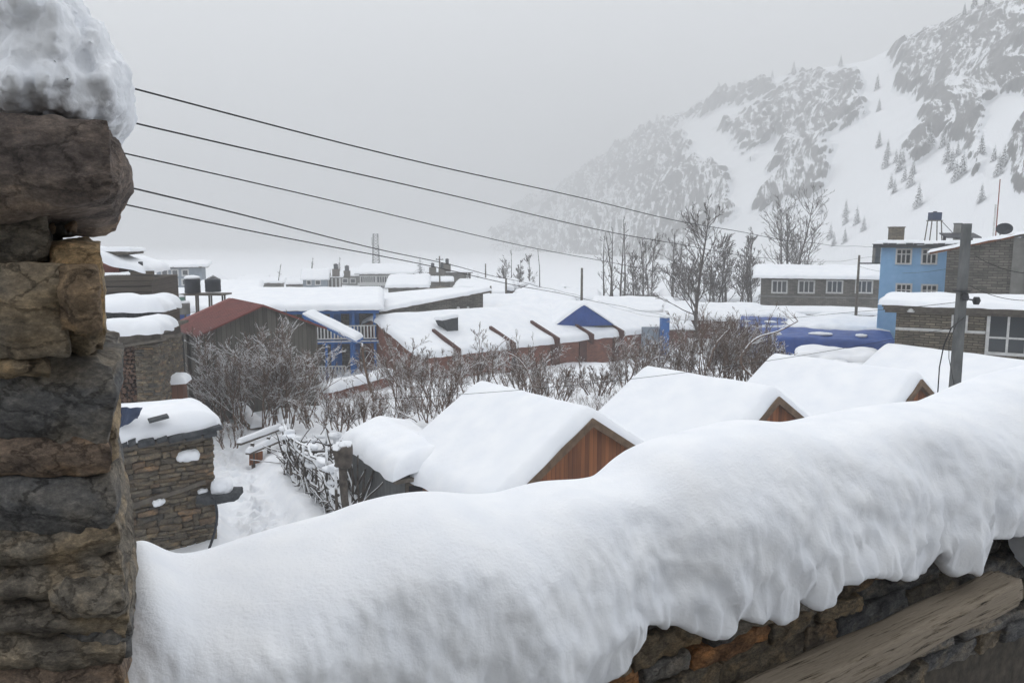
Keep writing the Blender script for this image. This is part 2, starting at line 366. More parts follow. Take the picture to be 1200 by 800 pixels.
M['r_tan'] = fixed_rock('tan_stone', (.42, .33, .22)); M['r_dark'] = fixed_rock('dark_slate_stone', (.2, .2, .2), 10)
M['r_grey'] = fixed_rock('grey_brown_stone', (.30, .265, .215)); M['r_brown'] = fixed_rock('brown_stone', (.31, .235, .18))
M['r_ochre'] = fixed_rock('ochre_stone', (.36, .26, .165))
m, nt, b = mat('cracked_grey_timber', (.2, .18, .15), .85)
oc = objcoord(nt); mp = nd(nt, 'ShaderNodeMapping'); mp.inputs['Scale'].default_value = (2.6, 48, 48); nt.links.new(oc, mp.inputs['Vector'])
n1 = nd(nt, 'ShaderNodeTexNoise'); n1.inputs['Scale'].default_value = 1.8; n1.inputs['Detail'].default_value = 12; n1.inputs['Roughness'].default_value = .7; n1.inputs['Distortion'].default_value = .15; nt.links.new(mp.outputs[0], n1.inputs['Vector'])
r = ramp(nt, [(.37, (.02, .015, .01)), (.41, (.17, .135, .095)), (.5, (.28, .235, .18)), (.6, (.22, .18, .135)), (.7, (.40, .35, .28))]); nt.links.new(n1.outputs['Fac'], r.inputs[0]); nt.links.new(r.outputs[0], b.inputs['Base Color'])
bump(nt, b, n1.outputs['Fac'], .9, .006); M['beam'] = m

# ------------------------------------------------------------------ shape generators
def stone(mb, c, hx, hy, hz, n=3, k=.35, amp=.12, seed=0.0, fr=1.0, mi=0, smooth=True):
    """an irregular block: cube grid pulled towards a ball and roughened; hx, hy, hz are half-axis vectors"""
    c = Vector(c); hx = Vector(hx); hy = Vector(hy); hz = Vector(hz)
    vid = {}; vs_ = []; fs = []; _L = (hx.length, hy.length, hz.length); _m = min(_L); SC = tuple(min(5, l_/_m) for l_ in _L)
    def vtx(q):
        key = (round(q[0], 4), round(q[1], 4), round(q[2], 4))
        if key in vid: return vid[key]
        v = Vector(q); l = v.length; w = v*((1-k)+k*1.25/l)
        s_ = Vector((seed*13.1 % 97, seed*7.7 % 89, seed*3.3 % 83))
        vn = Vector((v.x*SC[0], v.y*SC[1], v.z*SC[2]))*fr
        dn = mn.noise(vn*.8+s_)*amp*1.1+mn.noise(vn*2.2+s_)*amp*.5
        if n >= 8:
            vo = mn.voronoi(vn*1.1+s_)[0]; dn += (vo[1]-vo[0]-.3)*amp*.55
            dn += mn.noise(vn*5.5+s_)*amp*.22+mn.noise(vn*13+s_)*amp*.12
        w = Vector((w.x+v.x*dn/SC[0], w.y+v.y*dn/SC[1], w.z+v.z*dn/SC[2]))
        vid[key] = len(vs_); vs_.append(c+hx*w.x+hy*w.y+hz*w.z); return vid[key]
    for ax in range(3):
        for sg in (-1, 1):
            for i in range(n):
                for j in range(n):
                    q = []
                    for (a, b_) in ((i, j), (i+1, j), (i+1, j+1), (i, j+1)):
                        p = [0, 0, 0]; p[ax] = sg; p[(ax+1) % 3] = -1+2*a/n; p[(ax+2) % 3] = -1+2*b_/n; q.append(vtx(p))
                    fs.append(tuple(q) if sg > 0 else tuple(q[::-1]))
    mb.add(vs_, fs, mi, smooth)

def rubble(mb, o, ud, nd_, L, z0, z1, rng, rh=(.09, .2), sl=(.15, .5), dep=.14, n=2, amp=.12, jit=.03, top=None, skip=None, mi=0, k=.3):
    """rows of irregular stones on the face starting at o, along ud, outward nd_"""
    o = Vector(o); z = z0; ud = Vector(ud).normalized(); nd_ = Vector(nd_).normalized(); sd_ = rng.random()*100
    while z < z1-.02:
        h = min(rng.uniform(*rh), z1-z+.02); x = -rng.random()*sl[0]
        while x < L:
            l = rng.uniform(*sl); xa = max(x, 0); xb = min(x+l, L)
            if xb-xa > .04:
                cx = (xa+xb)/2; hh = h*rng.uniform(.8, 1.08)
                if not (top and z+h*.5 > top(cx)) and not (skip and skip(cx, z+h/2)):
                    out = rng.uniform(-jit, jit); sd_ += 1
                    tl = rng.uniform(-.1, .1)
                    p = o+ud*cx+nd_*(out-dep*.5); p.z = z+h/2
                    stone(mb, p, (ud*math.cos(tl)+Vector((0, 0, 1))*math.sin(tl))*((xb-xa)/2*.98), nd_*(dep*.62), Vector((0, 0, 1))*(hh/2*.98), n, k, amp, sd_, 1.1, mi)
            x += l
        z += h*.97

def snow_sheet(mb, fn, A, B, th, nu=24, nv=16, r=None, seed=0.0, namp=.25, over=.0, wob=.12, fs=.6, mi=0):
    """a blanket of snow on the surface fn(a, b), a in 0..A metres, b in 0..B metres; rounded thick edges"""
    r = r or th
    def pt(u, v, top):
        # denser rows near the edges
        uu = .5-.5*math.cos(math.pi*u); vv = .5-.5*math.cos(math.pi*v)
        uu = lerp(u, uu, .75); vv = lerp(v, vv, .75)
        a = uu*(A+2*over)-over; b_ = vv*(B+2*over)-over
        e = min(uu*(A+2*over), (1-uu)*(A+2*over), vv*(B+2*over), (1-vv)*(B+2*over))
        base = Vector(fn(a, b_))
        if not top: base.z -= .02; return base
        t = min(1, e/r); h = th*math.sqrt(max(0, 1-(1-t)**2))
        q = Vector((base.x*fs+seed, base.y*fs, seed*.7))
        h *= 1+namp*mn.noise(q)+namp*.5*mn.noise(q*2.3)
        # edges bulge outwards and sag unevenly
        ed = 1-sstep(0, r, e)
        w = ed*wob*th*(.6+1.2*mn.noise(Vector((base.x*1.7, base.y*1.7, seed+5))))
        cx = Vector(fn(A/2, B/2)); d = (base-cx); d.z = 0
        if d.length > 1e-6: base += d.normalized()*w
        base.z += h-ed*th*.18*(1+mn.noise(Vector((base.x*2.1, base.y*2.1, seed+9))))
        return base
    mb.grid(lambda u, v: pt(u, v, True), nu, nv, mi)
    mb.grid(lambda u, v: pt(u, v, False), nu, nv, mi, flip=True)
    return mb

def rough_box(mb, a, b, seed=0, mi=0):
    mb.box(a, b, mi)

def window(parent, x0, x1, z0, z1, y, cols=2, rows=1, t=.07, axis='x', fm='white_paint', transom=None, sill=True):
    """framed window on the local plane y (axis x) or x (axis y): frame > pane"""
    fr = MB(); pn = MB(); d = .07
    def bx(mb, a0, a1, c0, c1, o0, o1):
        if axis == 'x': mb.box((a0, y-o1, c0), (a1, y-o0, c1))
        else: mb.box((y-o1, a0, c0), (y-o0, a1, c1))
    bx(fr, x0-t, x1+t, z1, z1+t, -.02, d); bx(fr, x0-t, x1+t, z0-t, z0, -.02, d+(.05 if sill else 0))
    bx(fr, x0-t, x0, z0, z1, -.02, d); bx(fr, x1, x1+t, z0, z1, -.02, d)
    for i in range(1, cols):
        xx = lerp(x0, x1, i/cols); bx(fr, xx-t*.35, xx+t*.35, z0, z1, .01, d-.01)
    for j in range(1, rows):
        zz = lerp(z0, z1, j/rows) if transom is None else lerp(z0, z1, transom); bx(fr, x0, x1, zz-t*.3, zz+t*.3, .012, d-.015)
    w = fr.build('window', M[fm], parent)
    bx(pn, x0, x1, z0, z1, -.01, .008)
    me_o = pn.build('pane', M['glass'], parent); me_o.parent = w
    return w

# ================================================================== THE SETTING
# path: where people walked between the walls (centre line on the ground, half width)
PATH = [gnd(*p) for p in [(330, 700), (298, 600), (272, 540), (255, 505), (238, 478), (222, 458), (206, 440), (196, 425)]]
PATH = [(p.x, p.y) for p in PATH]
def path_d(x, y):
    best = 9e9; bs = 0; acc = 0
    for (ax, ay), (bx_, by_) in zip(PATH, PATH[1:]):
        dx, dy = bx_-ax, by_-ay; L2 = dx*dx+dy*dy; t = max(0, min(1, ((x-ax)*dx+(y-ay)*dy)/L2))
        d = math.hypot(x-ax-t*dx, y-ay-t*dy)
        if d < best: best = d; bs = acc+t*math.sqrt(L2)
        acc += math.sqrt(L2)
    return best, bs
rng = random.Random(5)
steps = []
for i in range(420):
    k = rng.random()*(len(PATH)-1.001); j = int(k); t = k-j
    x = lerp(PATH[j][0], PATH[j+1][0], t)+rng.gauss(0, .34); y = lerp(PATH[j][1], PATH[j+1][1], t)+rng.gauss(0, .1)
    steps.append((x, y, rng.uniform(.13, .2), rng.uniform(.12, .24)))
sgrid = {}
for s_ in steps: sgrid.setdefault((int(s_[0]//1), int(s_[1]//1)), []).append(s_)
def ground_z(x, y):
    z = ground_base(x, y)
    if -16 < x < 8 and 10 < y < 52:
        d, _ = path_d(x, y)
        bank = sstep(.55, 1.05, d)
        z += bank*.38+bank*.22*mn.noise(Vector((x*.45, y*.45, 3)))+.05*mn.noise(Vector((x*2, y*2, 1)))*(1 if bank < 1 else .5)
        if d < 1.2:
            gx, gy = int(x//1), int(y//1)
            for i in (-1, 0, 1):
                for j in (-1, 0, 1):
                    for sx_, sy_, sr, sh in sgrid.get((gx+i, gy+j), ()):
                        q = math.hypot(x-sx_, (y-sy_)*.75)/sr
                        if q < 1.6: z += -sh*math.exp(-q*q*2.2)+sh*.35*math.exp(-(q-1.2)**2*12)
        return z
    return z+.28+.3*mn.noise(Vector((x*.12, y*.12, 0)))*min(1, y/40 if y > 0 else 0)
def axis(segs):
    out = []
    for a, b_, st in segs:
        n = max(1, round((b_-a)/st)); out += [a+(b_-a)*i/n for i in range(n)]
    return out+[segs[-1][1]]
xs = axis([(-2600, -400, 200), (-400, -60, 20), (-60, -16, 2), (-16, -11, .4), (-11, -3, .085), (-3, 8, .4), (8, 60, 2), (60, 500, 20), (500, 2600, 200)])
ys = axis([(-60, 10, 5), (10, 14, .4), (14, 40, .1), (40, 60, .6), (60, 160, 4), (160, 600, 20), (600, 3400, 150)])
g = MB(); ny = len(ys)
g.v = [Vector((x, y, ground_z(x, y))) for x in xs for y in ys]
for i in range(len(xs)-1):
    for j in range(ny-1):
        a = i*ny+j; g.f.append((a, a+ny, a+ny+1, a+1)); g.m.append(0); g.sm.append(True)
meta(g.build('snow_ground', M['snow_ground']), kind='structure')

# ---- the mountain across the valley
RIDGE = [(250, 283), (400, 272), (500, 258), (560, 246), (600, 236), (650, 214), (700, 187), (740, 158), (770, 143), (800, 131), (840, 108), (880, 95), (930, 84),
         (1000, 72), (1030, 58), (1060, 44), (1100, 26), (1130, 14), (1200, 2), (1300, -40), (1500, -110), (2000, -200), (2600, -240)]
RDIST = [(250, 2300), (400, 2100), (600, 1500), (800, 820), (1000, 560), (1200, 420), (1500, 380), (2600, 360)]
BDIST = [(250, 1300), (400, 1100), (600, 820), (700, 520), (800, 350), (1000, 225), (1200, 165), (1500, 150), (2600, 140)]
# cliffs (image-plane outlines used only to say where on the slope the rock stands)
CLIFFS = [[(640, 330), (610, 290), (640, 230), (700, 190), (745, 158), (800, 150), (815, 190), (850, 210), (856, 250), (830, 275), (800, 300), (740, 335)],
          [(845, 150), (895, 125), (905, 165), (880, 180), (862, 176)],
          [(905, 120), (935, 85), (1005, 80), (1018, 120), (1012, 150), (970, 158), (966, 215), (950, 235), (915, 250), (888, 252), (885, 232), (905, 200), (912, 160), (890, 140)],
          [(1050, 60), (1100, 25), (1140, 12), (1200, 0), (1260, -20), (1260, 100), (1200, 115), (1168, 95), (1155, 120), (1150, 165), (1100, 130), (1060, 115), (1042, 95)],
          [(1075, 130), (1130, 110), (1160, 130), (1155, 180), (1135, 195), (1110, 160), (1085, 150)],
          [(1185, 150), (1210, 120), (1290, 110), (1300, 250), (1210, 250), (1180, 245), (1183, 200)],
          [(1140, 190), (1156, 185), (1152, 225), (1135, 238), (1130, 225)],
          [(1060, 170), (1085, 150), (1092, 175), (1072, 195)],
          [(560, 300), (600, 250), (625, 235), (615, 300), (590, 325)],
          [(700, 186), (760, 146), (840, 108), (905, 92), (905, 112), (840, 128), (775, 160), (720, 195)]]
def inside_soft(px, py, poly):
    n = len(poly); c = False; dm = 9e9
    for i in range(n):
        x1, y1 = poly[i]; x2, y2 = poly[(i+1) % n]
        if (y1 > py) != (y2 > py) and px < (x2-x1)*(py-y1)/(y2-y1)+x1: c = not c
        dx, dy = x2-x1, y2-y1; t = max(0, min(1, ((px-x1)*dx+(py-y1)*dy)/(dx*dx+dy*dy)))
        dm = min(dm, math.hypot(px-x1-t*dx, py-y1-t*dy))
    return dm if c else -dm
NA, NB = 780, 300
mv = []; mrock = []; mrib = []
for i in range(NA+1):
    a = 250+(i/NA)**1.0*1150 if i <= NA else 0
    # direction at the horizon for this azimuth
    d0 = Vector(((a-600)/FPX, 1, 0)); d0.normalize()
    r0 = table(BDIST, a)*d0.y**-0; r1 = table(RDIST, a)
    ry = table(RIDGE, a)
    th_a = math.atan2(d0.x, d0.y); arc0 = 0 if i == 0 else arc_prev+(th_a-th_prev)*(r0+r1)*.5; arc_prev, th_prev = arc0, th_a
    dr = ray(a, ry); zr = CAMZ+dr.z/math.hypot(dr.x, dr.y)*r1
    for j in range(NB+1):
        t = j/NB*1.12
        r_ = lerp(r0, r1, t)
        tt = min(1, t)
        zz = lerp(-2.4, zr, (.15*tt+.85*tt**1.15)) if t <= 1 else zr-(t-1)*(r1-r0)*.8
        x, y = d0.x*r_, d0.y*r_
        dz = zz-CAMZ
        # where this point appears, to look up the cliff outline
        v = Vector((x, y, dz)); cy = v.y*math.cos(PITCH)-v.z*math.sin(PITCH); cz = v.y*math.sin(PITCH)+v.z*math.cos(PITCH)
        px, py = 600+FPX*v.x/cy, 400-FPX*cz/cy
        rk = -99
        for k_, pl in enumerate(CLIFFS):
            rk = max(rk, inside_soft(px, py, pl))
        P = Vector((x, y, zz))
        rk += 13*mn.noise(P*.022)+9*mn.noise(P*.07)+4*mn.noise(P*.2)
        cm = sstep(-6, 10, rk)
        sc_ = r_/450
        arc = arc0; arc += -.10*(zz-CAMZ)+6*mn.noise(P*.02)
        rid = mn.ridged_multi_fractal(Vector((arc*.032, r_*.004, zz*.009)), 1.0, 2.1, 5, 1.0, 2.0)
        rid2 = mn.ridged_multi_fractal(Vector((arc*.11+5, r_*.015, zz*.04)), .9, 2.1, 5, 1.0, 2.0)
        mrib += [arc, r_*.07, zz*.28]
        amp = min(1, t*6)*min(1, max(0, (1.12-t)*6))
        # rock buttresses stand out of the slope towards the valley
        out = cm*(rid*6.5+rid2*3.2+1.6*mn.noise(Vector((arc*.35, r_*.06, zz*.12))))*sc_*amp
        und = 5*mn.noise(Vector((x*.012, y*.012, 7)))*amp+1.2*mn.noise(Vector((x*.06, y*.06, 2)))*amp
        edge = .4 if .93 < t < 1.04 else 1
        terr = cm*1.6*sc_*amp*edge*mn.noise(Vector((x*.06, y*.06, zz*.10)))
        mv.append((x-d0.x*out*.9, y-d0.y*out*.9, zz+out*.35*edge+und*edge+terr)); mrock.append(max(0, min(1, cm+.0)))
mf = []
for i in range(NA):
    for j in range(NB):
        a = i*(NB+1)+j; mf.append((a, a+NB+1, a+NB+2, a+1))
me = bpy.data.meshes.new('mountain'); me.from_pydata(mv, [], mf)
me.polygons.foreach_set('use_smooth', [True]*len(mf))
at_ = me.attributes.new('rockiness', 'FLOAT', 'POINT'); at_.data.foreach_set('value', mrock)
at_ = me.attributes.new('rib', 'FLOAT_VECTOR', 'POINT'); at_.data.foreach_set('vector', mrib)
m, nt, b = mat('mountain_rock_and_snow', (.1, .1, .1), .95)
g_ = nd(nt, 'ShaderNodeNewGeometry'); sx = nd(nt, 'ShaderNodeSeparateXYZ'); nt.links.new(g_.outputs['Normal'], sx.inputs[0])
mp = nd(nt, 'ShaderNodeMapping'); mp.inputs['Scale'].default_value = (1, 1, .5); rb_ = nd(nt, 'ShaderNodeAttribute', attribute_name='rib'); nt.links.new(rb_.outputs['Vector'], mp.inputs['Vector'])
n1 = nd(nt, 'ShaderNodeTexNoise'); n1.inputs['Scale'].default_value = .3; n1.inputs['Detail'].default_value = 8; n1.inputs['Roughness'].default_value = .8; nt.links.new(mp.outputs[0], n1.inputs['Vector'])
ra = nd(nt, 'ShaderNodeAttribute', attribute_name='rockiness')
# rock where the face is steep and inside the rocky belts; ledges keep their snow
mp.inputs['Scale'].default_value = (1, 1, .8)
st = nd(nt, 'ShaderNodeMath', operation='MULTIPLY_ADD'); st.inputs[1].default_value = -.75; st.inputs[2].default_value = .62
nt.links.new(sx.outputs['Z'], st.inputs[0])
a1 = nd(nt, 'ShaderNodeMath', operation='MULTIPLY_ADD'); a1.inputs[1].default_value = .75; nt.links.new(ra.outputs['Fac'], a1.inputs[0]); nt.links.new(st.outputs[0], a1.inputs[2])
nf_ = nd(nt, 'ShaderNodeTexNoise'); nf_.inputs['Scale'].default_value = .95; nf_.inputs['Detail'].default_value = 6; nf_.inputs['Roughness'].default_value = .8; nt.links.new(mp.outputs[0], nf_.inputs['Vector'])
a0 = nd(nt, 'ShaderNodeMath', operation='MULTIPLY_ADD'); a0.inputs[1].default_value = 1.3; nt.links.new(nf_.outputs['Fac'], a0.inputs[0]); nt.links.new(a1.outputs[0], a0.inputs[2])
a2 = nd(nt, 'ShaderNodeMath', operation='MULTIPLY_ADD'); a2.inputs[1].default_value = 1.7; nt.links.new(n1.outputs['Fac'], a2.inputs[0]); nt.links.new(a0.outputs[0], a2.inputs[2])
mr = nd(nt, 'ShaderNodeMapRange', interpolation_type='SMOOTHSTEP'); mr.inputs[1].default_value = 2.13; mr.inputs[2].default_value = 2.34
nt.links.new(a2.outputs[0], mr.inputs[0])
rr = ramp(nt, [(.3, (.05, .05, .055)), (.7, (.16, .155, .15))]); nt.links.new(n1.outputs['Fac'], rr.inputs[0])
mx = nd(nt, 'ShaderNodeMix', data_type='RGBA'); nt.links.new(mr.outputs[0], mx.inputs[0]); mx.inputs[6].default_value = (.84, .86, .89, 1)
nt.links.new(rr.outputs[0], mx.inputs[7]); nt.links.new(mx.outputs[2], b.inputs['Base Color'])
bump(nt, b, n1.outputs['Fac'], .5, 1.5)
me.materials.append(m)
mo = bpy.data.objects.new('mountain', me); C.objects.link(mo); meta(mo, kind='structure')

# ---- the air: light snowfall haze over the valley
hz = MB().box((-2300, -40, -6), (2300, 3200, 330))
hm = bpy.data.materials.new('falling_snow_haze'); hm.use_nodes = True; nt = hm.node_tree; nt.nodes.clear()
pv = nt.nodes.new('ShaderNodeVolumePrincipled'); pv.inputs['Density'].default_value = HAZE_DENSITY
pv.inputs['Color'].default_value = (.97, .98, .99, 1); pv.inputs['Anisotropy'].default_value = .1
ho = nt.nodes.new('ShaderNodeOutputMaterial'); nt.links.new(pv.outputs[0], ho.inputs['Volume'])
meta(hz.build('haze', hm), kind='stuff')

TH = R(31)          # the village lanes run on this bearing
def U(th): return Vector((math.cos(th), math.sin(th), 0))
def V(th): return Vector((-math.sin(th), math.cos(th), 0))

# ================================================================== THE PARAPET RIGHT IN FRONT
PD = U(R(30)); PN = Vector((PD.y, -PD.x, 0))          # along the wall, and out of it towards the viewer
F0 = Vector((0, 1.62, 0)); T0 = Vector((0, 2.02, 0)); B0 = Vector((0, 2.42, 0))
CREST = [(60, 690), (130, 660), (150, 640), (160, 629), (170, 628), (182, 634), (198, 645), (212, 650), (240, 645), (270, 634), (300, 624), (335, 614), (370, 604), (400, 597), (430, 585), (470, 577), (510, 574), (560, 578),
         (600, 574), (640, 563), (690, 552), (728, 543), (745, 530), (760, 510), (790, 503), (830, 498), (880, 490), (935, 492), (965, 486), (1000, 478), (1040, 470), (1080, 466), (1112, 459),
         (1132, 446), (1160, 436), (1200, 425), (1300, 405), (1500, 370)]
LOWER = [(60, 1010), (600, 905), (680, 830), (700, 792), (705, 781), (718, 775), (732, 781), (750, 780), (775, 785), (796, 784), (811, 765), (826, 760), (839, 762), (862, 759), (868, 768), (879, 758), (890, 727), (898, 737), (905, 741), (919, 731), (928, 708), (935, 703),
         (953, 702), (968, 696), (983, 697), (1005, 697), (1021, 701), (1035, 706), (1047, 708), (1064, 703), (1070, 680), (1076, 664), (1082, 694), (1090, 699), (1104, 692), (1115, 700), (1121, 690), (1125, 652), (1134, 647), (1149, 651), (1160, 644), (1168, 642), (1180, 650), (1190, 684), (1203, 708), (1300, 690), (1500, 600)]
CORR = {}
_l0 = list(LOWER); LOWER = [(x, sum(table(_l0, x+d)*math.exp(-(d/4)**2) for d in range(-8, 9, 2))/sum(math.exp(-(d/4)**2) for d in range(-8, 9, 2))) for x in range(60, 1502, 2)]
_c0 = list(CREST); CREST = [(x, sum(table(_c0, x+d)*math.exp(-(d/16)**2) for d in range(-32, 33, 4))/sum(math.exp(-(d/16)**2) for d in range(-32, 33, 4))) for x in range(60, 1504, 4)]
LOWS = []
for x_ in range(60, 1500):
    q_ = on_plane(x_, table(LOWER, x_), F0, PN); LOWS.append((q_.x/PD.x, q_.z+.035))
_j = [0]
def table_fast(v):
    a, b_ = 0, len(LOWS)-1
    if v <= LOWS[0][0]: return LOWS[0][1]
    if v >= LOWS[-1][0]: return LOWS[-1][1]
    while b_-a > 1:
        m__ = (a+b_)//2
        if LOWS[m__][0] <= v: a = m__
        else: b_ = m__
    return lerp(LOWS[a][1], LOWS[b_][1], (v-LOWS[a][0])/(LOWS[b_][0]-LOWS[a][0]))
def parapet_snow(final=True):
    mb = MB(); NT = 60; cols = []
    xs_ = [60+ (1500-60)*i/620 for i in range(621)]
    for i, px in enumerate(xs_):
        ct = on_plane(px, table(CREST, px), T0, PN)
        s0 = ct.x/PD.x
        q = Vector((0, 0, table_fast(s0)))
        zc = ct.z+CORR.get(i, 0); zb = min(q.z, zc-.1); zb = max(zb, zc-.95)
        zs = sum(table_fast(s0+dd*.06) for dd in range(-6, 7))/13; zs = max(min(zs, zc-.3), zc-.95)
        ax = Vector((PD.x*s0, PD.y*s0, 0))
        col = []
        for j in range(NT+1):
            t = j/NT
            if t < .3:          # back side
                a = (1-t/.3)*math.pi/2
                off = -.30*math.sin(a); z = zc-.42+.42*max(0, math.cos(a))**.75
            else:
                a = (t-.3)/.7*math.pi/2
                e = .62; z = zb+(zc-zb)*max(0, math.cos(a))**e
                cq = max(0, min(1, (z-zs)/(zc-zs)))**(1/e); off = .35*math.sqrt(max(0, 1-cq*cq))**.75
            P = Vector((ax.x, ax.y, 0))+Vector((0, 2.02, 0))+PN*off; P.z = z
            fr_ = sstep(.35, .8, t)
            N3 = Vector((s0*2.1, off*2, z*1.3))
            nn = .05*mn.noise(N3)+.07*mn.noise(Vector((s0*1.1+3, z*1.4, 21)))+.03*mn.noise(Vector((s0*4.5, z*4.5, 4)))*fr_+.010*mn.noise(Vector((s0*17, z*12, 9)))*fr_+.005*mn.noise(Vector((s0*45, z*36, 2)))*fr_
            lob = (.035*abs(mn.noise(Vector((s0*1.9+40, z*2.4, 0))))+.008*abs(mn.noise(Vector((s0*7+40, z*6, 5)))))*fr_
            P += PN*(nn*fr_*1.3-lob)
            P.z += .012*mn.noise(Vector((s0*3, off*4, 11)))*(1-fr_)
            if t > .8:
                w_ = sstep(.8, 1, t); P += PN*(w_*(.03*mn.noise(Vector((s0*16, P.z*16, 3)))+.014*mn.noise(Vector((s0*42, P.z*42, 3))))); P.z += w_*(.010*mn.noise(Vector((s0*18, P.z*20, 8))))
            col.append(P)
        e_ = col[-1].copy(); rr = .028*(1+.6*mn.noise(Vector((s0*9, 4, 4))))
        for a_ in (25, 55, 85, 115, 150): col.append(e_+PN*(rr*(math.cos(R(a_))-1))+Vector((0, 0, -rr*math.sin(R(a_)))))
        col.append(col[-1]-PN*.07+Vector((0, 0, .05)))
        cols.append(col)
    if not final:
        top = {}
        for c in cols:
            for P in c:
                v = P-CP; cy = v.y*math.cos(PITCH)-v.z*math.sin(PITCH); cz = v.y*math.sin(PITCH)+v.z*math.cos(PITCH)
                if cy > .1:
                    k = round((600+FPX*v.x/cy)/4); py = 400-FPX*cz/cy
                    if py < top.get(k, 9e9): top[k] = py
        for i, px in enumerate(xs_):
            k = round(px/4)
            if k in top: CORR[i] = CORR.get(i, 0)-.5*(table(CREST, px)-top[k])/FPX*cols[i][0].length*.9
        ks = list(CORR); sm_ = {i: sum(CORR.get(j, CORR[i]) for j in range(i-22, i+23))/45 for i in ks}; CORR.update(sm_)
        return
    n = len(cols[0])
    for c in cols: mb.v.extend(c)
    for i in range(len(cols)-1):
        for j in range(n-1):
            a = i*n+j; mb.f.append((a, a+n, a+n+1, a+1)); mb.m.append(0); mb.sm.append(True)
    return mb
wall_t = thing('parapet_wall', 'rough dry stone parapet carrying a long timber and a thick quilt of snow', 'stone wall', (2.2, 3.2, -1.2))
for _ in range(4): parapet_snow(False)
parapet_snow().build('snow_cover', M['snow_near'], wall_t, 'world')
rng = random.Random(11)
def wz(s): return CAMZ-.70
face0 = F0+Vector((0, .19, 0))
mb = MB()
for s0 in [x*.25 for x in range(-2, 15)]:
    pass
CZ = [(on_plane(p[0], p[1], T0, PN).x/PD.x, on_plane(p[0], p[1], T0, PN).z) for p in CREST]
rubble(mb, face0+PD*(-.5), PD, PN, 5.7, CAMZ-1.62, CAMZ-.3, rng, rh=(.035, .12), sl=(.12, .5), dep=.12, n=12, amp=.22, jit=.022, k=.16, top=lambda x: table(CZ, x-.5)-.24)
mb.build('stonework', M['rock_near'], wall_t, 'world')
mb = MB(); o0 = face0-PN*.05
p0 = o0+PD*(-1.4); p1 = o0+PD*5.2
for i in range(44):
    pa = o0+PD*(-1.4+i*.15); pb = pa+PD*.15; q = PN*.42; sa, sb = -1.3+i*.15, -1.15+i*.15
    za, zb_ = table(CZ, sa)-.27, table(CZ, sb)-.27
    mb.hexa([(pa.x, pa.y, -1.2), (pb.x, pb.y, -1.2), (pb.x-q.x, pb.y-q.y, -1.2), (pa.x-q.x, pa.y-q.y, -1.2)],
            [(pa.x, pa.y, za), (pb.x, pb.y, zb_), (pb.x-q.x, pb.y-q.y, zb_), (pa.x-q.x, pa.y-q.y, za)])
mb.build('earth_core', M['mortar'], wall_t, 'world')
# the long cracked timber let into the wall
A_ = on_plane(930, 806, F0+Vector((0, .03, 0)), PN); B_ = on_plane(1181, 686, F0+Vector((0, .03, 0)), PN)
dB = (B_-A_).normalized(); A2 = A_-dB*.7
bt = thing('beam_tmp', None, None)
L_ = (B_-A2).length; nrmB = dB.cross(PN).normalized()
def beam_pt(u, v):
    a = v*2*math.pi; ca, sa = math.cos(a), math.sin(a); p_ = .35
    sx_ = math.copysign(abs(ca)**p_, ca); sy_ = math.copysign(abs(sa)**p_, sa)
    n_ = .006*mn.noise(Vector((u*L_*4, ca*2, sa*2)))+.004*mn.noise(Vector((u*L_*2, ca*9, sa*9)))
    w = .052*(1+.12*mn.noise(Vector((u*3, 0, 5))))
    e = 1 if u < .985 else .85
    return (u*L_+ (0 if 0 < u < 1 else .0), (.06+n_)*sx_*e, (w+n_)*sy_*e)
mb = MB().grid(beam_pt, 90, 40)
k0 = len(mb.v); 
mb.f.append(tuple(k0-41+j for j in range(40))[::-1]); mb.m.append(0); mb.sm.append(False)
bo = mb.build('timber', M['beam'])
Mx = Matrix((dB, PN, dB.cross(PN))).transposed().to_4x4(); Mx.translation = A2
bo.matrix_world = Mx
bo.parent = wall_t; bo.matrix_parent_inverse = Matrix.Translation(wall_t.location).inverted()
bpy.data.objects.remove(bt)

# ---- the wall end that rises beside the lens, with its capstone and cushion of snow
pil = thing('stone_pillar', 'tall end of rough stone wall with overhanging reddish capstone and clinging snow', 'stone pillar', (-.95, 1.5, -1.2))
PY = 1.38
def pst(mb, x0, x1, y0, y1, n=12, amp=.13, seed=1, dep=.24, k=.3, dy=0, tilt=0):
    yf = PY+dy-dep*.55
    a = at(x0, (y0+y1)/2, yf); b_ = at(x1, (y0+y1)/2, yf); c = (a+b_)/2; k_ = ((x1-600)/FPX)
    c = c+Vector((k_*dep*.55, dep*.55, 0)); c.z -= .04*dep
    hz_ = (y1-y0)/2/FPX*yf; hx_ = (b_-a).length/2*.97
    X_ = Vector((math.cos(tilt), 0, math.sin(tilt))); Z_ = Vector((-math.sin(tilt), 0, math.cos(tilt)))
    stone(mb, c, X_*hx_, Vector((k_*dep, dep, 0)), Z_*hz_, n, k, amp, seed, 1.3)
def pillar_part(name, m, specs, **kw):
    for s_ in specs:
        mb = MB(); pst(mb, *s_[:4], **(s_[4] if len(s_) > 4 else {}), **kw); mb.build(name, M[m], pil, 'world')
pillar_part('block', 'r_tan', [(62, 121, 276, 402, dict(seed=3, n=16, amp=.16)), (30, 137, 452, 520, dict(seed=33, n=16, amp=.16, dy=.03)), (-40, 60, 398, 424, dict(seed=35, n=14, amp=.2, dy=-.03))])
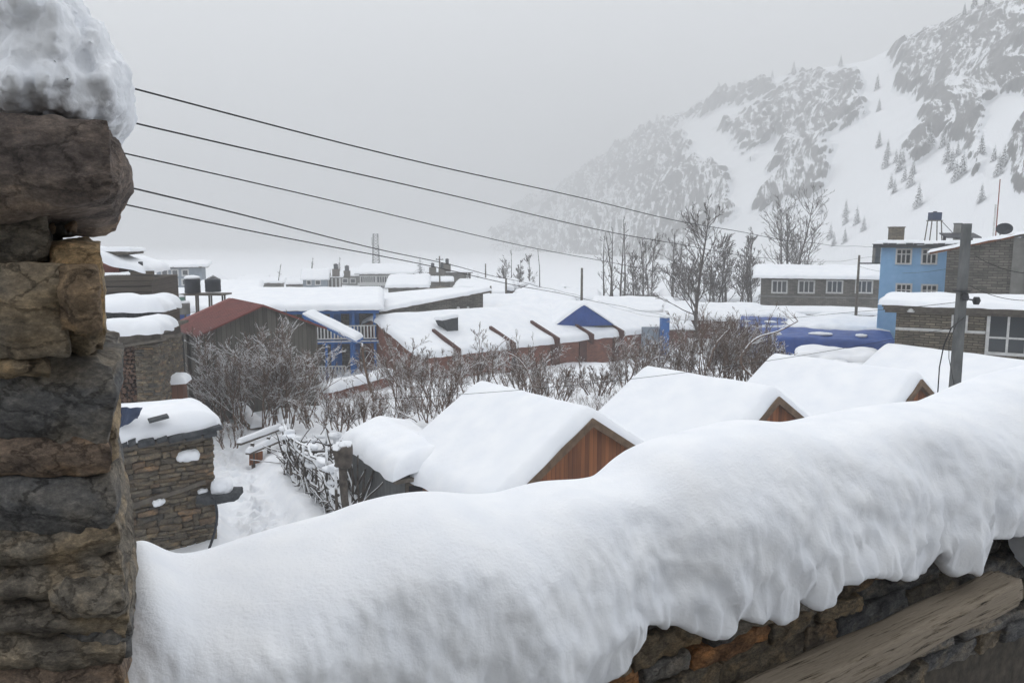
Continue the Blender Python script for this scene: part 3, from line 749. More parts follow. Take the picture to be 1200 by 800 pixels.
pillar_part('block', 'r_grey', [(-60, 84, 300, 405, dict(seed=5, n=16, dy=-.05)), (-80, 148, 586, 630, dict(seed=8, n=24, tilt=.1, amp=.16)), (-60, 153, 622, 668, dict(seed=18, n=24, tilt=.08, amp=.16)), (-70, 157, 662, 706, dict(seed=9, n=24, amp=.16, tilt=-.05)), (-70, 152, 700, 745, dict(seed=19, n=24, amp=.16)),
                                (-60, 60, 235, 300, dict(seed=61, n=12, amp=.2)), (60, 150, 640, 690, dict(seed=64, n=12, amp=.25, dy=-.03))])
pillar_part('block', 'r_dark', [(-50, 139, 386, 498, dict(seed=12, n=20, tilt=-.22, amp=.12, k=.2)), (-40, 142, 528, 600, dict(seed=13, n=20, amp=.12, dy=.0)), (60, 156, 668, 735, dict(seed=15, n=14, amp=.15, dy=.02))])
pillar_part('block', 'r_brown', [(-80, 135, 486, 532, dict(seed=21, n=16, amp=.1, k=.2)), (-90, 150, 728, 800, dict(seed=22, n=16))])
pillar_part('block', 'r_ochre', [(-60, 149, 752, 850, dict(seed=41, n=16, dy=-.01)), (70, 118, 300, 375, dict(seed=43, n=12, dy=-.06))])
mb = MB(); rr_ = random.Random(3)
for i in range(70):
    yy = rr_.choice([252, 262, 398, 404, 505, 522, 596, 660, 742])+rr_.uniform(-8, 8)
    xx = rr_.uniform(-40, table([(240, 92), (270, 104), (300, 112), (390, 118), (420, 133), (500, 136), (530, 146), (590, 143), (660, 148), (760, 150)], yy)-8)
    s_ = rr_.uniform(5, 13)
    pst(mb, xx-s_, xx+s_*.9, yy-s_*.7, yy+s_*.7, n=6, amp=.35, seed=i+100, dep=.06, dy=rr_.uniform(-.13, -.1), k=.35)
mb.build('rubble_filling', M['rock_mid'], pil, 'world')
a = at(-90, 250, PY); b_ = at(100, 900, PY)
mb = MB()
xa_ = at(90, 500, PY-.09).x; xb_ = at(90, 500, PY+.2).x; zt_ = at(0, 255, PY).z
mb.hexa([(a.x, PY-.09, -1.2), (xa_, PY-.09, -1.2), (xb_, PY+.2, -1.2), (a.x, PY+.2, -1.2)], [(a.x, PY-.09, zt_), (xa_, PY-.09, zt_), (xb_, PY+.2, zt_), (a.x, PY+.2, zt_)]); mb.build('core', M['mortar'], pil, 'world')
mb = MB(); pst(mb, -150, 146, 140, 264, n=40, amp=.10, seed=77.3, dep=.26, k=.42, dy=-.05, tilt=-.02)
_xc = sum(v.x for v in mb.v)/len(mb.v); _zc = sum(v.z for v in mb.v)/len(mb.v); _hx = max(v.x for v in mb.v)-_xc
for v in mb.v:
    if v.x > _xc and v.z < _zc: v.z = _zc+(v.z-_zc)*(1-.62*((v.x-_xc)/_hx)**1.3)
mb.build('capstone', M['rock_cap'], pil, 'world')
def lumps(specs, vox, name, m, parent, sm=6, disp=.012, dsc=.05):
    mb = MB(); i = 0
    for (cx, cy, Y, rx, ry, rz) in specs:
        c = at(cx, cy, Y); i += 1
        k_ = (cx-600)/FPX; stone(mb, c, (rx/FPX*Y/1.22, 0, 0), (k_*rz, rz, 0), (0, 0, ry/FPX*Y/1.12), 8, 1.0, .08, i*1.7, 1.0)
    o = mb.build(name, m, parent, 'world')
    r_ = o.modifiers.new('r', 'REMESH'); r_.mode = 'VOXEL'; r_.voxel_size = vox; r_.use_smooth_shade = True
    s_ = o.modifiers.new('s', 'SMOOTH'); s_.iterations = sm; s_.factor = .6
    for k_, (sz, st_) in enumerate(((dsc, disp), (dsc*.3, disp*.35))):
        tx = bpy.data.textures.new('lump_%d' % k_, 'CLOUDS'); tx.noise_scale = sz; tx.noise_depth = 3
        d = o.modifiers.new('d', 'DISPLACE'); d.texture = tx; d.strength = st_; d.mid_level = .5; d.texture_coords = 'GLOBAL'
    return o
lumps([(20, 30, PY-.02, 62, 84, .2), (54, 78, PY-.06, 40, 52, .18), (25, 95, PY-.08, 40, 50, .16), (55, 20, PY, 34, 60, .2), (30, -60, PY, 50, 80, .22), (118, 128, PY+.02, 30, 40, .2),
       (104, 88, PY+.02, 28, 42, .18), (134, 120, PY+.03, 20, 38, .15), (80, 55, PY+.03, 24, 38, .18), (78, 112, PY-.14, 24, 30, .10), (60, 45, PY-.16, 22, 30, .1), (20, 20, PY-.18, 28, 34, .1), (10, 110, PY-.2, 26, 26, .1), (50, 105, PY-.2, 18, 30, .08), (98, 135, PY-.12, 16, 22, .08), (42, 125, PY-.12, 34, 24, .12), (-60, 0, PY+.1, 70, 120, .2), (12, 60, PY-.1, 18, 60, .1), (140, 132, PY, 15, 22, .12)],
      .006, 'snow_cushion', M['snow_near'], pil, sm=3, disp=.028, dsc=.035)
# terrace floor under the viewer
mb = MB(); mb.box((-3, -4, 4.2), (6, 1.1, 4.35)); meta(mb.build('terrace_floor', M['grey_render']), kind='structure')
# ================================================================== VILLAGE BUILDINGS
def gable_roof_fn(hw, zr, ze, y0):            # a across 0..2hw, b along the ridge
    def fn(a, b_):
        x = a-hw; t = abs(x)/hw
        t = math.sqrt(t*t+.0025)                # the snow rounds the ridge off
        return (x, y0+b_, zr-(zr-ze)*t)
    return fn

def cabin(apex_px, peak_px, zr, hw, drop, label, th=R(30), Y=None, seed=1, wallm='plank_orange', grp='plank cabins in a row under thick snow', snow_t=.33, face=True):
    apex = pz(*apex_px, zr); pk = pz(*peak_px, zr+snow_t-.05)
    L = max(3.2, (Vector((pk.x, pk.y))-Vector((apex.x, apex.y))).length+.65)
    th = math.atan2(-(pk.x-apex.x), pk.y-apex.y)
    gz = ground_base(apex.x, apex.y)
    t = thing('wooden_cabin', label, 'cabin', (apex.x, apex.y, gz), th, grp)
    ze = zr-drop; ov = .28
    w = MB(); hw2 = hw-ov
    ze2 = zr-drop*hw2/hw-.06
    w.prism([(-hw2, .12, gz-.3), (hw2, .12, gz-.3), (hw2, .12, ze2), (0, .12, zr-.08), (-hw2, .12, ze2)], (0, L-.3, 0))
    w.build('wall', M[wallm], t)
    rf = MB(); th_ = .07
    for sg in (-1, 1):
        rf.prism([(0, -.12, zr), (sg*hw, -.12, ze), (sg*hw, -.12, ze-th_), (0, -.12, zr-th_)][::sg], (0, L+.1, 0))
    rf.build('roof', M['fascia'], t)
    bb = MB(); d = .17
    for sg in (-1, 1):
        bb.prism([(0, -.16, zr+.01), (sg*hw, -.16, ze+.01), (sg*hw, -.16, ze-d), (0, -.16, zr-d*1.15)][::sg], (0, .036, 0))
    bb.build('barge_board', M['fascia'], t)
    s_ = MB(); snow_sheet(s_, gable_roof_fn(hw+.02, zr, ze, -.10), 2*hw+.04, L+.06, snow_t, 60, 40, r=.24, seed=seed, namp=.07, wob=.14, fs=.8)
    s_.build('snow_cover', M['snow'], t)
    return t
cabin((690, 489), (574, 447), 2.0, 2.85, 1.75, 'plank cabin with widest orange gable showing, first in the row beside the grey shed', seed=3)
cabin((908, 464), (771, 429), 2.0, 2.85, 1.72, 'plank cabin with small orange gable peeping over the parapet snow, second in the row', seed=14)
cabin((1075, 444), (921, 414), 2.0, 2.85, 1.72, 'plank cabin with tiny dark gable beside the concrete pole, third in the row', seed=25)
cabin((1212, 432), (1052, 402), 2.0, 2.85, 1.72, 'plank cabin wholly under snow beyond the concrete pole, last in the row', seed=36)
# small grey shed against the first cabin
e0 = pz(405, 516, .4); e1 = pz(464, 560, .35)
th = math.atan2(-(e0.x-e1.x), e0.y-e1.y); L = (e0-e1).length
t = thing('shed', 'low grey cement shed with snow roof beside the wattle fence', 'shed', (e1.x, e1.y, -1.3), th)
hw = 1.0
MB().prism([(0, 0, -1.8), (2*hw, 0, -1.8), (2*hw, 0, .35), (hw, 0, .58), (0, 0, .35)], (0, L, 0)).build('wall', M['concrete'], t)
window(t, .3, 1.2, -.45, .12, 0, cols=1, fm='wood_grey')
MB().bar((-.1, -.12, .3), (2*hw, -.12, .28), .12, .1).build('beam', M['wood_grey'], t)
s_ = MB(); snow_sheet(s_, (lambda a, b_: (a-.15, b_-.2, .42+.3*(1-math.sqrt(((a-.15-hw)/hw)**2*.9+.01)))), 2*hw+.3, L+.4, .33, 40, 40, r=.3, seed=7, namp=.3, wob=.3)
s_.build('snow_cover', M['snow'], t)

def pole(px, ptop, pbase_z, Y, r0, r1, name, label, cat, m='concrete', square=False, group=None, arms=(), ground=None):
    a = at(px, ptop, Y); gz = ground_base(a.x, Y) if pbase_z is None else pbase_z
    t = thing(name, label, cat, (a.x, Y, gz), 0, group)
    mb = MB()
    if square: mb.bar((0, 0, gz-.2), (0, 0, a.z), r0*2, r0*2, up=(0, 1, 0), taper=r1/r0)
    else: mb.tube([(0, 0, gz-.2), (0, 0, (gz+a.z)/2), (0, 0, a.z)], [r0, (r0+r1)/2, r1], 8)
    mb.build('post', M[m], t)
    for (dz, w, hh, nm) in arms:
        MB().box((-w, -.04, a.z-dz-hh), (w, .04, a.z-dz)).build(nm, M['dark_metal'], t)
        for xx in (-w*.8, w*.8):
            MB().lathe((xx, 0, a.z-dz), [(.03, 0), (.05, .04), (.03, .08), (.045, .12)], 8).build('insulator', M['white_paint'], t)
    return t
t = pole(1133, 262, None, 15, .095, .065, 'utility_pole', 'tapered grey concrete power pole rising between the cabin roofs', 'utility pole', square=True)
a = at(1133, 262, 15)
mb = MB(); mb.lathe((0, -.13, a.z-1.42), [(.05, -.06), (.07, 0), (.05, .08)], 8); mb.bar((-.1, 0, a.z-1.3), (.1, 0, a.z-1.3), .24, .03); mb.build('bracket', M['dark_metal'], t)
mb = MB(); mb.lathe((.42, .2, a.z-1.5), [(.05, -.08), (.08, 0), (.05, .07)], 8); mb.bar((.05, 0, a.z-1.45), (.42, .2, a.z-1.5), .03, .03); mb.build('lamp_holder', M['dark_metal'], t)
pt = [at(1130, 372, 14.8), at(1115, 384, 14.5), at(1106, 405, 14.4), at(1101, 430, 14.4), at(1099, 460, 14.4), at(1098, 500, 14.4)]
o = MB().tube(pt, .012, 5).build('cable', M['wire']); meta(o, 'thin black service cable drooping beside the concrete pole', 'cable', kind='thing')
pt = [at(1124, 372, 14.9), at(1112, 400, 14.8), at(1112, 420, 14.8), at(1118, 450, 14.9)]
o = MB().tube(pt, .007, 5).build('cable', M['wire']); meta(o, 'thinner inner cable looping back to the concrete pole', 'cable', kind='thing')

class Fr:
    def __init__(s, px, py, Y, thd): s.A = at(px, py, Y); s.th = R(thd); s.P = Vector((s.A.x, Y, 0))
    def xz(s, px, py):
        q = on_plane(px, py, s.P, V(s.th)); return (Vector((q.x, q.y, 0))-s.P).dot(U(s.th)), q.z
# ---- M: the long low stone house by the pole
def local_frame(o, th): return o, U(th), V(th)
Y = 30; zg = -2.0
fr = Fr(1051, 359, Y, -28); A = fr.A; lx = fr.xz
t = thing('stone_house', 'long single storey stone house with timber eave and wide white window behind the concrete pole', 'house', (A.x, Y, zg), fr.th)
ztop = A.z; Wd = 12
MB().box((0, 0, zg-.5), (Wd, 6, ztop)).build('wall', M['stone_tan'], t)
mb = MB(); mb.box((-.5, -.7, ztop+.02), (Wd, 6.4, ztop+.12)); mb.box((-.45, -.62, ztop-.10), (Wd, -.5, ztop+.017)); mb.box((-.4, -.3, ztop-.22), (Wd, -.16, ztop-.1))
for i in range(26): mb.box((-.3+i*.48, -.5, ztop-.09), (-.18+i*.48, .02, ztop+.018))
mb.build('roof', M['wood_grey'], t)
mb = MB(); snow_sheet(mb, lambda a, b_: (a-.55, b_-.76, ztop+.12-.01*b_), Wd+.6, 7.2, .17, 110, 30, r=.16, seed=51, namp=.4, wob=.9); mb.build('snow_cover', M['snow'], t)
x0, z1 = lx(1118, 367); x1, z0 = lx(1131, 385)
window(t, x0, x1, z0, z1, 0, cols=1)
x0, z1 = lx(1161, 370); x1, z0 = lx(1199, 414)
window(t, x0, x0+2*(x1-x0)+.1, z0, z1, 0, cols=4, rows=2, transom=.4, t=.11)
zb_ = lx(1100, 387)[1]; MB().box((.0, -.05, zb_-.05), (lx(1155, 386)[0], .0, zb_+.05)).build('string_course', M['white_paint'], t)
mb = MB(); mb.lathe((lx(1068, 358)[0], -.5, lx(1068, 360)[1]-.15), [(.12, 0), (.16, .1), (.08, .22)], 8); mb.build('lamp', M['white_paint'], t)

# ---- L: upper stone house with its sloping roof
Y = 39; fr = Fr(1110, 293, Y, -31); A = fr.A
t = thing('stone_house', 'tall bare stone house with sloping orange timber fascia next to the blue building', 'house', (A.x, Y, -2.2), fr.th)
zl = A.z-.05; xr, zr_ = fr.xz(1188, 279)
MB().prism([(0, 0, -2.6), (xr, 0, -2.6), (xr, 0, zr_), (0, 0, zl)], (0, 5.5, 0)).build('wall', M['stone_grey'], t)
sl = (zr_-zl)/xr
MB().prism([(-.75, -.55, zl-.75*sl+.0), (xr+.0, -.55, zr_+.02), (xr, -.55, zr_+.2), (-.75, -.55, zl-.75*sl+.18)], (0, .1, 0)).build('fascia', M['plank_orange'], t)
MB().prism([(-.75, -.45, zl-.75*sl+.03), (xr+3.5, -.45, zr_+3.5*sl+.03), (xr+3.5, -.45, zr_+3.5*sl+.12), (-.75, -.45, zl-.75*sl+.12)], (0, 6.4, 0)).build('roof', M['wood_grey'], t)
mb = MB(); snow_sheet(mb, lambda a, b_: (a-.8, b_-.6, zl+.13+(a-.8)*sl-.02*b_), xr+4.3, 6.6, .15, 50, 20, r=.14, seed=61, namp=.4, wob=.8); mb.build('snow_cover', M['snow'], t)
MB().box((xr, -.12, -2.6), (xr+.5, 5, zr_+.02)).build('wall_strip', M['grey_render'], t)
MB().box((xr+.5, .3, -2.6), (xr+4, 5, zr_+.1)).build('side_wall', M['grey_render'], t)
# satellite dish and mast on it
a = at(1180, 268, 38)
dsh = thing('satellite_dish', 'black round satellite dish on the roof of the upper stone house', 'satellite dish', (a.x, 38.6, a.z-.4))
mb = MB(); k = 20; 
mb.grid(lambda u, v: ((.42*v)*math.cos(u*2*math.pi), .10*(1-v*v)-.1-.03, (.28*v)*math.sin(u*2*math.pi)), 24, 5)
mb.grid(lambda u, v: ((.42*v)*math.cos(u*2*math.pi), .10*(1-v*v)-.08, (.28*v)*math.sin(u*2*math.pi)), 24, 5, flip=True)
mb.v = [v+Vector((0, -.3, a.z)) for v in mb.v]; mb.build('dish', M['black_plastic'], dsh)
MB().tube([(0, -.25, a.z), (0, -.1, a.z-.25), (0, -.1, a.z-.5)], .03, 6).build('bracket', M['dark_metal'], dsh)
MB().bar((0, -.28, a.z-.2), (0, -.75, a.z-.02), .02, .02).build('feed_arm', M['dark_metal'], dsh)
a = at(1172, 210, 41)
t = thing('flag_mast', 'thin red and white mast standing behind the satellite dish', 'mast', (a.x, 41, 5.6))
MB().tube([(0, 0, 5.5), (0, 0, a.z)], [.03, .025], 6).build('red_pole', M['red_paint'], t)
MB().box((-.16, -.03, 5.5), (-.09, .03, a.z-1.3)).build('white_post', M['white_paint'], t)

# ---- K: light blue building
Y = 47; fr = Fr(1033, 287, Y, -26); A = fr.A; zt = A.z; Wd = fr.xz(1109, 290)[0]
t = thing('blue_building', 'two storey light blue building with white windows and projecting slab roof', 'building', (A.x, Y, -2.4), fr.th)
MB().box((0, 0, -2.9), (Wd+2.5, 5, zt-.17)).build('wall', M['sky_paint'], t)
kx = fr.xz
mb = MB(); mb.box((-.45, -.6, zt-.17), (Wd+3.0, 5.5, zt+.02)); rr_ = random.Random(2)
x_ = -.5
while x_ < Wd+2.9:
    w_ = rr_.uniform(.25, .6); mb.box((x_, -.68+rr_.uniform(-.05, .05), zt+.02), (x_+w_*.95, -.2, zt+.02+rr_.uniform(.04, .12))); x_ += w_
mb.build('roof', M['slate'], t)
mb = MB(); snow_sheet(mb, lambda a, b_: (a-.4, b_-.5, zt+.04-.01*b_), Wd+3.3, 5.9, .2, 70, 24, r=.2, seed=71, namp=.5, wob=.7); mb.build('snow_cover', M['snow'], t)
for (pa, pb, q0, q1, tr) in ((1051, 1067, 308, 293, None), (1081, 1097, 308, 293, None), (1051, 1067, 343, 334, None), (1081, 1097, 343, 335, None)):
    x0, z0 = kx(pa, q0); x1, z1 = kx(pb, q1)
    if q0 > 320: z0 -= .45
    window(t, x0, x1, z0, z1, 0, cols=3, rows=2, transom=.68, t=.1)
ch = thing('chimney', 'square brown stone chimney on the blue building roof', 'chimney', (at(1050, 278, 48.5).x, 48.5, zt+.2))
zc0, zc1 = zt+.1, at(1050, 267, 48.5).z
MB().box((-.36, -.3, zc0), (.36, .3, zc1)).build('stack', M['stone_tan'], ch)
MB().box((-.4, -.34, zc1), (.4, .34, zc1+.07)).build('cap', M['wood_grey'], ch)
# tank stand, panels
a0 = at(1087, 276, 50).x; a1 = at(1101, 276, 50).x; zz = at(1095, 259, 50).z; zq = at(1095, 249, 50).z
t = thing('tank_stand', 'steel stand with slanting legs on the blue building roof', 'tank stand', ((a0+a1)/2, 50, zt+.3))
for sx_ in (-1, 1):
    for sy_ in (-1, 1):
        MB().bar((sx_*.4, sy_*.3, zt+.2), (sx_*.3, sy_*.25, zz), .05, .05, up=(0, 1, 0)).build('leg', M['wood_grey'], t)
MB().box((-.38, -.3, zz), (.38, .3, zz+.05)).build('platform', M['wood_grey'], t)
MB().bar((.35, 0, zz+.1), (1.6, 0, zt+.4), .03, .03).build('brace', M['dark_metal'], t)
t2 = thing('water_tank', 'small dark blue water tank raised on the steel stand', 'water tank', ((a0+a1)/2, 50, zz+.05))
MB().box((-.3, -.28, zz+.06), (.3, .28, zq)).build('tank', M['navy'], t2); MB().lathe((0, 0, zq), [(.12, 0), (.12, .05), (.09, .07)], 10).build('lid', M['dark_metal'], t2)
a = at(1126, 274, 49)
t = thing('solar_panel', 'dark tilted solar heater slab lying on blue building roof', 'solar panel', (a.x, 49, zt+.3))
MB().hexa([(-1.1, -.4, zt+.42), (1.1, -.4, zt+.42), (1.1, .5, zt+.7), (-1.1, .5, zt+.7)], [(-1.1, -.4, zt+.48), (1.1, -.4, zt+.48), (1.1, .5, zt+.76), (-1.1, .5, zt+.76)]).build('panel', M['black_plastic'], t)
MB().box((-.9, .2, zt+.2), (-.8, .4, zt+.6)).build('leg', M['dark_metal'], t); MB().box((.8, .2, zt+.2), (.9, .4, zt+.6)).build('leg', M['dark_metal'], t)
a = at(1131, 262, 49); t = thing('flue', 'square grey flue sticking up behind the solar slab', 'flue', (a.x, 49.8, zt+.3)); MB().box((-.17, -.15, zt+.1), (.17, .15, a.z)).build('duct', M['grey_render'], t); MB().box((-.2, -.18, a.z), (.2, .18, a.z+.05)).build('cap', M['dark_metal'], t)
a = at(1026, 291, 52); t = thing('flue', 'grey box flue against the side of the blue building', 'flue', (a.x, 52, 4.4)); MB().box((-.1, -.2, 4.7), (.28, .2, a.z+.1)).build('duct', M['grey_render'], t)
MB().box((-.95, -.24, 4.62), (.34, .24, 4.7)).build('cap', M['dark_metal'], t)

# ---- J: long stone building with the four white windows
Y = 74; fr = Fr(892, 325, Y, -18); A = fr.A; zt = A.z-.05; Wd = fr.xz(1046, 326)[0]
t = thing('stone_building', 'long grey stone building with four white windows in a row beside blue building', 'building', (A.x, Y, -2.4), fr.th)
MB().box((0, 0, -2.9), (Wd, 7, zt)).build('wall', M['stone_grey'], t)
MB().box((-.01, -.02, -2.9), (Wd, .0, fr.xz(900, 371)[1])).build('plinth', M['brick'], t)
zc = fr.xz(900, 347)[1]; MB().box((-.02, -.08, zc-.08), (Wd, .0, zc+.08)).build('string_course', M['grey_render'], t)
mb = MB(); zrd = at(960, 312, Y+2.5).z
mb.prism([(-.6, -.7, zt+.02), (-.6, 3.5, zrd), (-.6, 7.7, zt+.02)], (Wd+1.2, 0, 0)); mb.build('roof', M['wood_grey'], t)
mb = MB(); snow_sheet(mb, lambda a, b_: (a-.7, b_-.8, zt+.04+(zrd-zt)*(1-math.sqrt(((b_-4.3)/4.3)**2*.95+.01))), Wd+1.4, 8.6, .25, 90, 30, r=.22, seed=81, namp=.4, wob=.5); mb.build('snow_cover', M['snow'], t)
for pa, pb in ((904, 923), (935, 955), (968, 988), (1002, 1023)):
    xa, z0 = fr.xz(pa+1.5, 342); xb, z1 = fr.xz(pb-1.5, 330); window(t, xa, xb, z0, z1, 0, cols=3, t=.14)
xa, z0 = fr.xz(972, 371); xb, z1 = fr.xz(983, 364); MB().box((xa, -.06, z0-.3), (xb, -.022, z1)).build('panel', M['white_paint'], t)
xa, _ = fr.xz(945, 371); xb, z1 = fr.xz(955, 364); MB().box((xa, -.05, -2.4), (xb, -.022, z1)).build('door', M['dark_metal'], t)
pole(1007, 299, None, 58, .13, .08, 'utility_pole', 'slim dark power pole in front of the four window stone building', 'utility pole', m='wood_grey')
# low snowy stone shed at the end of J and the brown one
def simple_house(px0, px1, pyt, Y, zg, depth, label, wallm='stone_grey', cat='house', th=0, roof='flat', rise=.6, snow=.35, seed=1, name='stone_house', ov=.4, wins=(), pyr=None, wz=None, fl=True, roofm='wood_grey', nsp=30, door=None):
    if not th: th = -math.atan2(at(px0, pyt, Y).x, Y)*.85 if px0 > 600 else -math.atan2(at(px1, pyt, Y).x, Y)*.85
    th = float(th); A = at(px0, pyt, Y); zt = A.z; fr = Fr(px0, pyt, Y, math.degrees(th)); Wd = fr.xz(px1, pyt)[0]
    t = thing(name, label, cat, (A.x, Y, zg), th)
    if roof == 'gable_front':
        MB().prism([(0, 0, zg-.5), (Wd, 0, zg-.5), (Wd, 0, zt), (Wd/2, 0, zt+rise), (0, 0, zt)], (0, depth, 0)).build('wall', M[wallm], t)
        r_ = MB()
        for sg in (-1, 1):
            xe = Wd/2+sg*(Wd/2+ov); ze = zt-rise*ov/(Wd/2)
            r_.prism([(Wd/2, -ov, zt+rise+.02), (xe, -ov, ze+.02), (xe, -ov, ze+.14), (Wd/2, -ov, zt+rise+.14)][::-sg], (0, depth+2*ov, 0))
        r_.build('roof', M[roofm], t)
        fn = lambda a, b_: (a-ov, b_-ov, zt+.14-rise*ov/(Wd/2)+(rise*(1+ov/(Wd/2)))*(1-math.sqrt(((a-ov-Wd/2)/(Wd/2+ov))**2*.98+.004)))
    else:
        MB().box((0, 0, zg-.5), (Wd, depth, zt)).build('wall', M[wallm], t)
        if roof == 'gable_side':
            MB().prism([(-ov, -ov, zt+.01), (-ov, depth/2, zt+rise), (-ov, depth+ov, zt+.01)], (Wd+2*ov, 0, 0)).build('roof', M[roofm], t)
            fn = lambda a, b_: (a-ov, b_-ov, zt+.02+rise*(1-math.sqrt(((b_-ov-depth/2)/(depth/2+ov))**2*.98+.006)))
        else:
            MB().hexa([(-ov, -ov, zt+.005), (Wd+ov, -ov, zt+.005), (Wd+ov, depth+ov, zt+.005+rise*.9), (-ov, depth+ov, zt+.005+rise*.9)],
                      [(-ov, -ov, zt+.15), (Wd+ov, -ov, zt+.15), (Wd+ov, depth+ov, zt+.15+rise), (-ov, depth+ov, zt+.15+rise)]).build('roof', M[roofm], t)
            fn = lambda a, b_: (a-ov, b_-ov, zt+.15+rise*b_/(depth+2*ov))
    if Y > 100: snow *= .55
    mb = MB(); snow_sheet(mb, fn, Wd+2*ov, depth+2*ov, snow, nsp, nsp, r=snow, seed=seed, namp=.35, wob=.5); mb.build('snow_cover', M['snow'], t)
    for w_ in wins:
        x0, z1 = fr.xz(w_[0], w_[1]); x1, z0 = fr.xz(w_[2], w_[3])
        window(t, x0, x1, z0, z1, 0, cols=w_[4] if len(w_) > 4 else 2, t=w_[5] if len(w_) > 5 else .1)
    if door: xa, z1 = fr.xz(door[0], door[1]); xb = fr.xz(door[2], door[1])[0]; MB().box((xa, -.05, zg), (xb, -.01, z1)).build('door', M['board_rust'], t)
    return t, A, Wd, zt

# ---- N: sheds under blue tarpaulins
def tarp_shed(px0, px1, pyf, pyb, z, label, seed, drop=.9, expose=.42, cut=None):
    a = pz(px0, pyf, z); b_ = pz(px1, pyf, z); c = pz(px0, pyb, z+.35)
    t = thing('tarpaulin_shed', label, 'shed', (a.x, a.y, -2.0), R(-20), 'blue tarpaulin sheds between bushes and blue building')
    W_ = on_plane(px1, pyf, Vector((a.x, a.y, 0)), V(R(-20))); W_ = (Vector((W_.x-a.x, W_.y-a.y))).length; D_ = max(2.5, c.y-a.y)
    zz = lambda x, y: z+.3*math.sin(min(1, y/D_)*math.pi*.5)+.12*mn.noise(Vector((x*.5+seed, y*.5, 0)))+.05*mn.noise(Vector((x*1.7, y*1.7, seed)))
    mb = MB()
    def f(u, v):
        x = -.15+u*(W_+.3)
        if v < .25:      # hanging front skirt, creased
            q = v/.25; return (x, -.12-.1*(1-q)*(.5+mn.noise(Vector((x*2.2, seed, 0)))), zz(x, 0)-drop*(1-q)*(1+.3*mn.noise(Vector((x*.8, 3, seed)))))
        y = (v-.25)/.75*D_; return (x, y, zz(x, y))
    mb.grid(f, 50, 30); mb.build('tarpaulin', M['blue_tarp'], t)
    MB().box((.1, .1, -2.5), (W_-.1, D_-.1, z-.25)).build('wall', M['stone_tan'], t)
    mb = MB()
    snow_sheet(mb, lambda a_, b2: (a_+.0, expose+b2+.25*mn.noise(Vector((a_*.6, seed*3, 0))), zz(a_, expose+b2)+.0), W_, D_-expose, .28, 50, 24, r=.3, seed=seed, namp=.7, wob=1.0)
    mb.build('snow_cover', M['snow'], t)
    for k_ in range(3):
        xx = W_*(.15+.33*k_+rng.uniform(-.08, .08)); m2 = MB(); stone(m2, (xx, expose*.3, zz(xx, expose*.3)+.03), (rng.uniform(.25, .6), 0, 0), (0, .22, 0), (0, 0, .09), 6, .9, .25, seed+k_)
        m2.build('snow_patch', M['snow'], t)
    return t
tarp_shed(925, 1050, 388, 370, .3, 'tarpaulin shed with broad snow slab, at the foot of the blue building', 3, drop=.7, expose=.9)
tarp_shed(868, 935, 379, 366, .2, 'tarpaulin shed half hidden by bare bushes beneath the stone building', 8, drop=.9, expose=3.2)
tarp_shed(880, 1045, 393, 384, .35, 'tarpaulin shed showing the widest blue strip above the cabin roofs', 15, drop=1.3, expose=2.4)
tarp_shed(935, 1032, 424, 410, .0, 'tarpaulin shed heaped with snow just behind the third cabin', 22, drop=.4, expose=.5)

# ---- G: long brick hut with big snow roof and dark red parapets
P1 = pz(494, 421, -.6); P2 = pz(770, 389, -.6)
th = math.atan2(P2.y-P1.y, P2.x-P1.x); L = (Vector((P2.x-P1.x, P2.y-P1.y))).length
gz = -2.9
t = thing('brick_hut', 'long red brick hut with white snow roof divided by sloping dark red parapets', 'building', (P1.x, P1.y, gz), th)
dp = 5.2; zr = 1.35; ze = -.55
MB().prism([(0, 0, gz-.4), (0, 0, ze), (0, dp, zr), (0, 2*dp, ze), (0, 2*dp, gz-.4)], (L, 0, 0)).build('wall', M['brick'], t)
mb = MB(); ns = 6
fn = lambda a, b_: (a-.2, b_-.1, ze+.06+(zr-ze)*(1-math.sqrt(((b_-dp-.1)/dp)**2+.003)))
snow_sheet(mb, fn, L+.3, 2*dp+.2, .3, 90, 40, r=.25, seed=91, namp=.25, wob=.25); mb.build('snow_cover', M['snow'], t)
def gl(px, py, z):
    q = pz(px, py, z); d = Vector((q.x-P1.x, q.y-P1.y, 0)); return d.dot(U(th)), d.dot(V(th))
for (pxe, pye, frac) in ((540, 417, .34), (596, 408, .3), (647, 402, .34), (692, 398, .22), (737, 395, .42)):
    xx, _ = gl(pxe, pye, ze)
    y1 = dp*frac*1.3
    s = (zr-ze)/dp
    MB().prism([(xx, -.42, ze-.3), (xx, -.42, ze+.38), (xx, y1, ze+s*y1+.5), (xx, y1+.02, ze+s*y1-.1)], (.2, 0, 0)).build('parapet', M['red_fascia'], t)
for (pa, pb, q0, q1, mm) in ((631, 648, 404, 432, 'red_fascia'), (677, 692, 402, 432, 'red_fascia'), (722, 735, 398, 428, 'red_fascia')):
    x0 = gl(pa, q0, ze-.2)[0]; x1 = gl(pb, q0, ze-.2)[0]
    MB().box((x0, -.12, gz-.3), (x1, -.005, ze-.1)).build('wall_strip', M[mm], t)  # darker red boxes at the dark patches and doors of the brick wall
x0 = gl(600, 425, -1.5)[0]; window(t, x0, x0+.5, -1.9, -1.2, 0, cols=1, fm='grey_render')
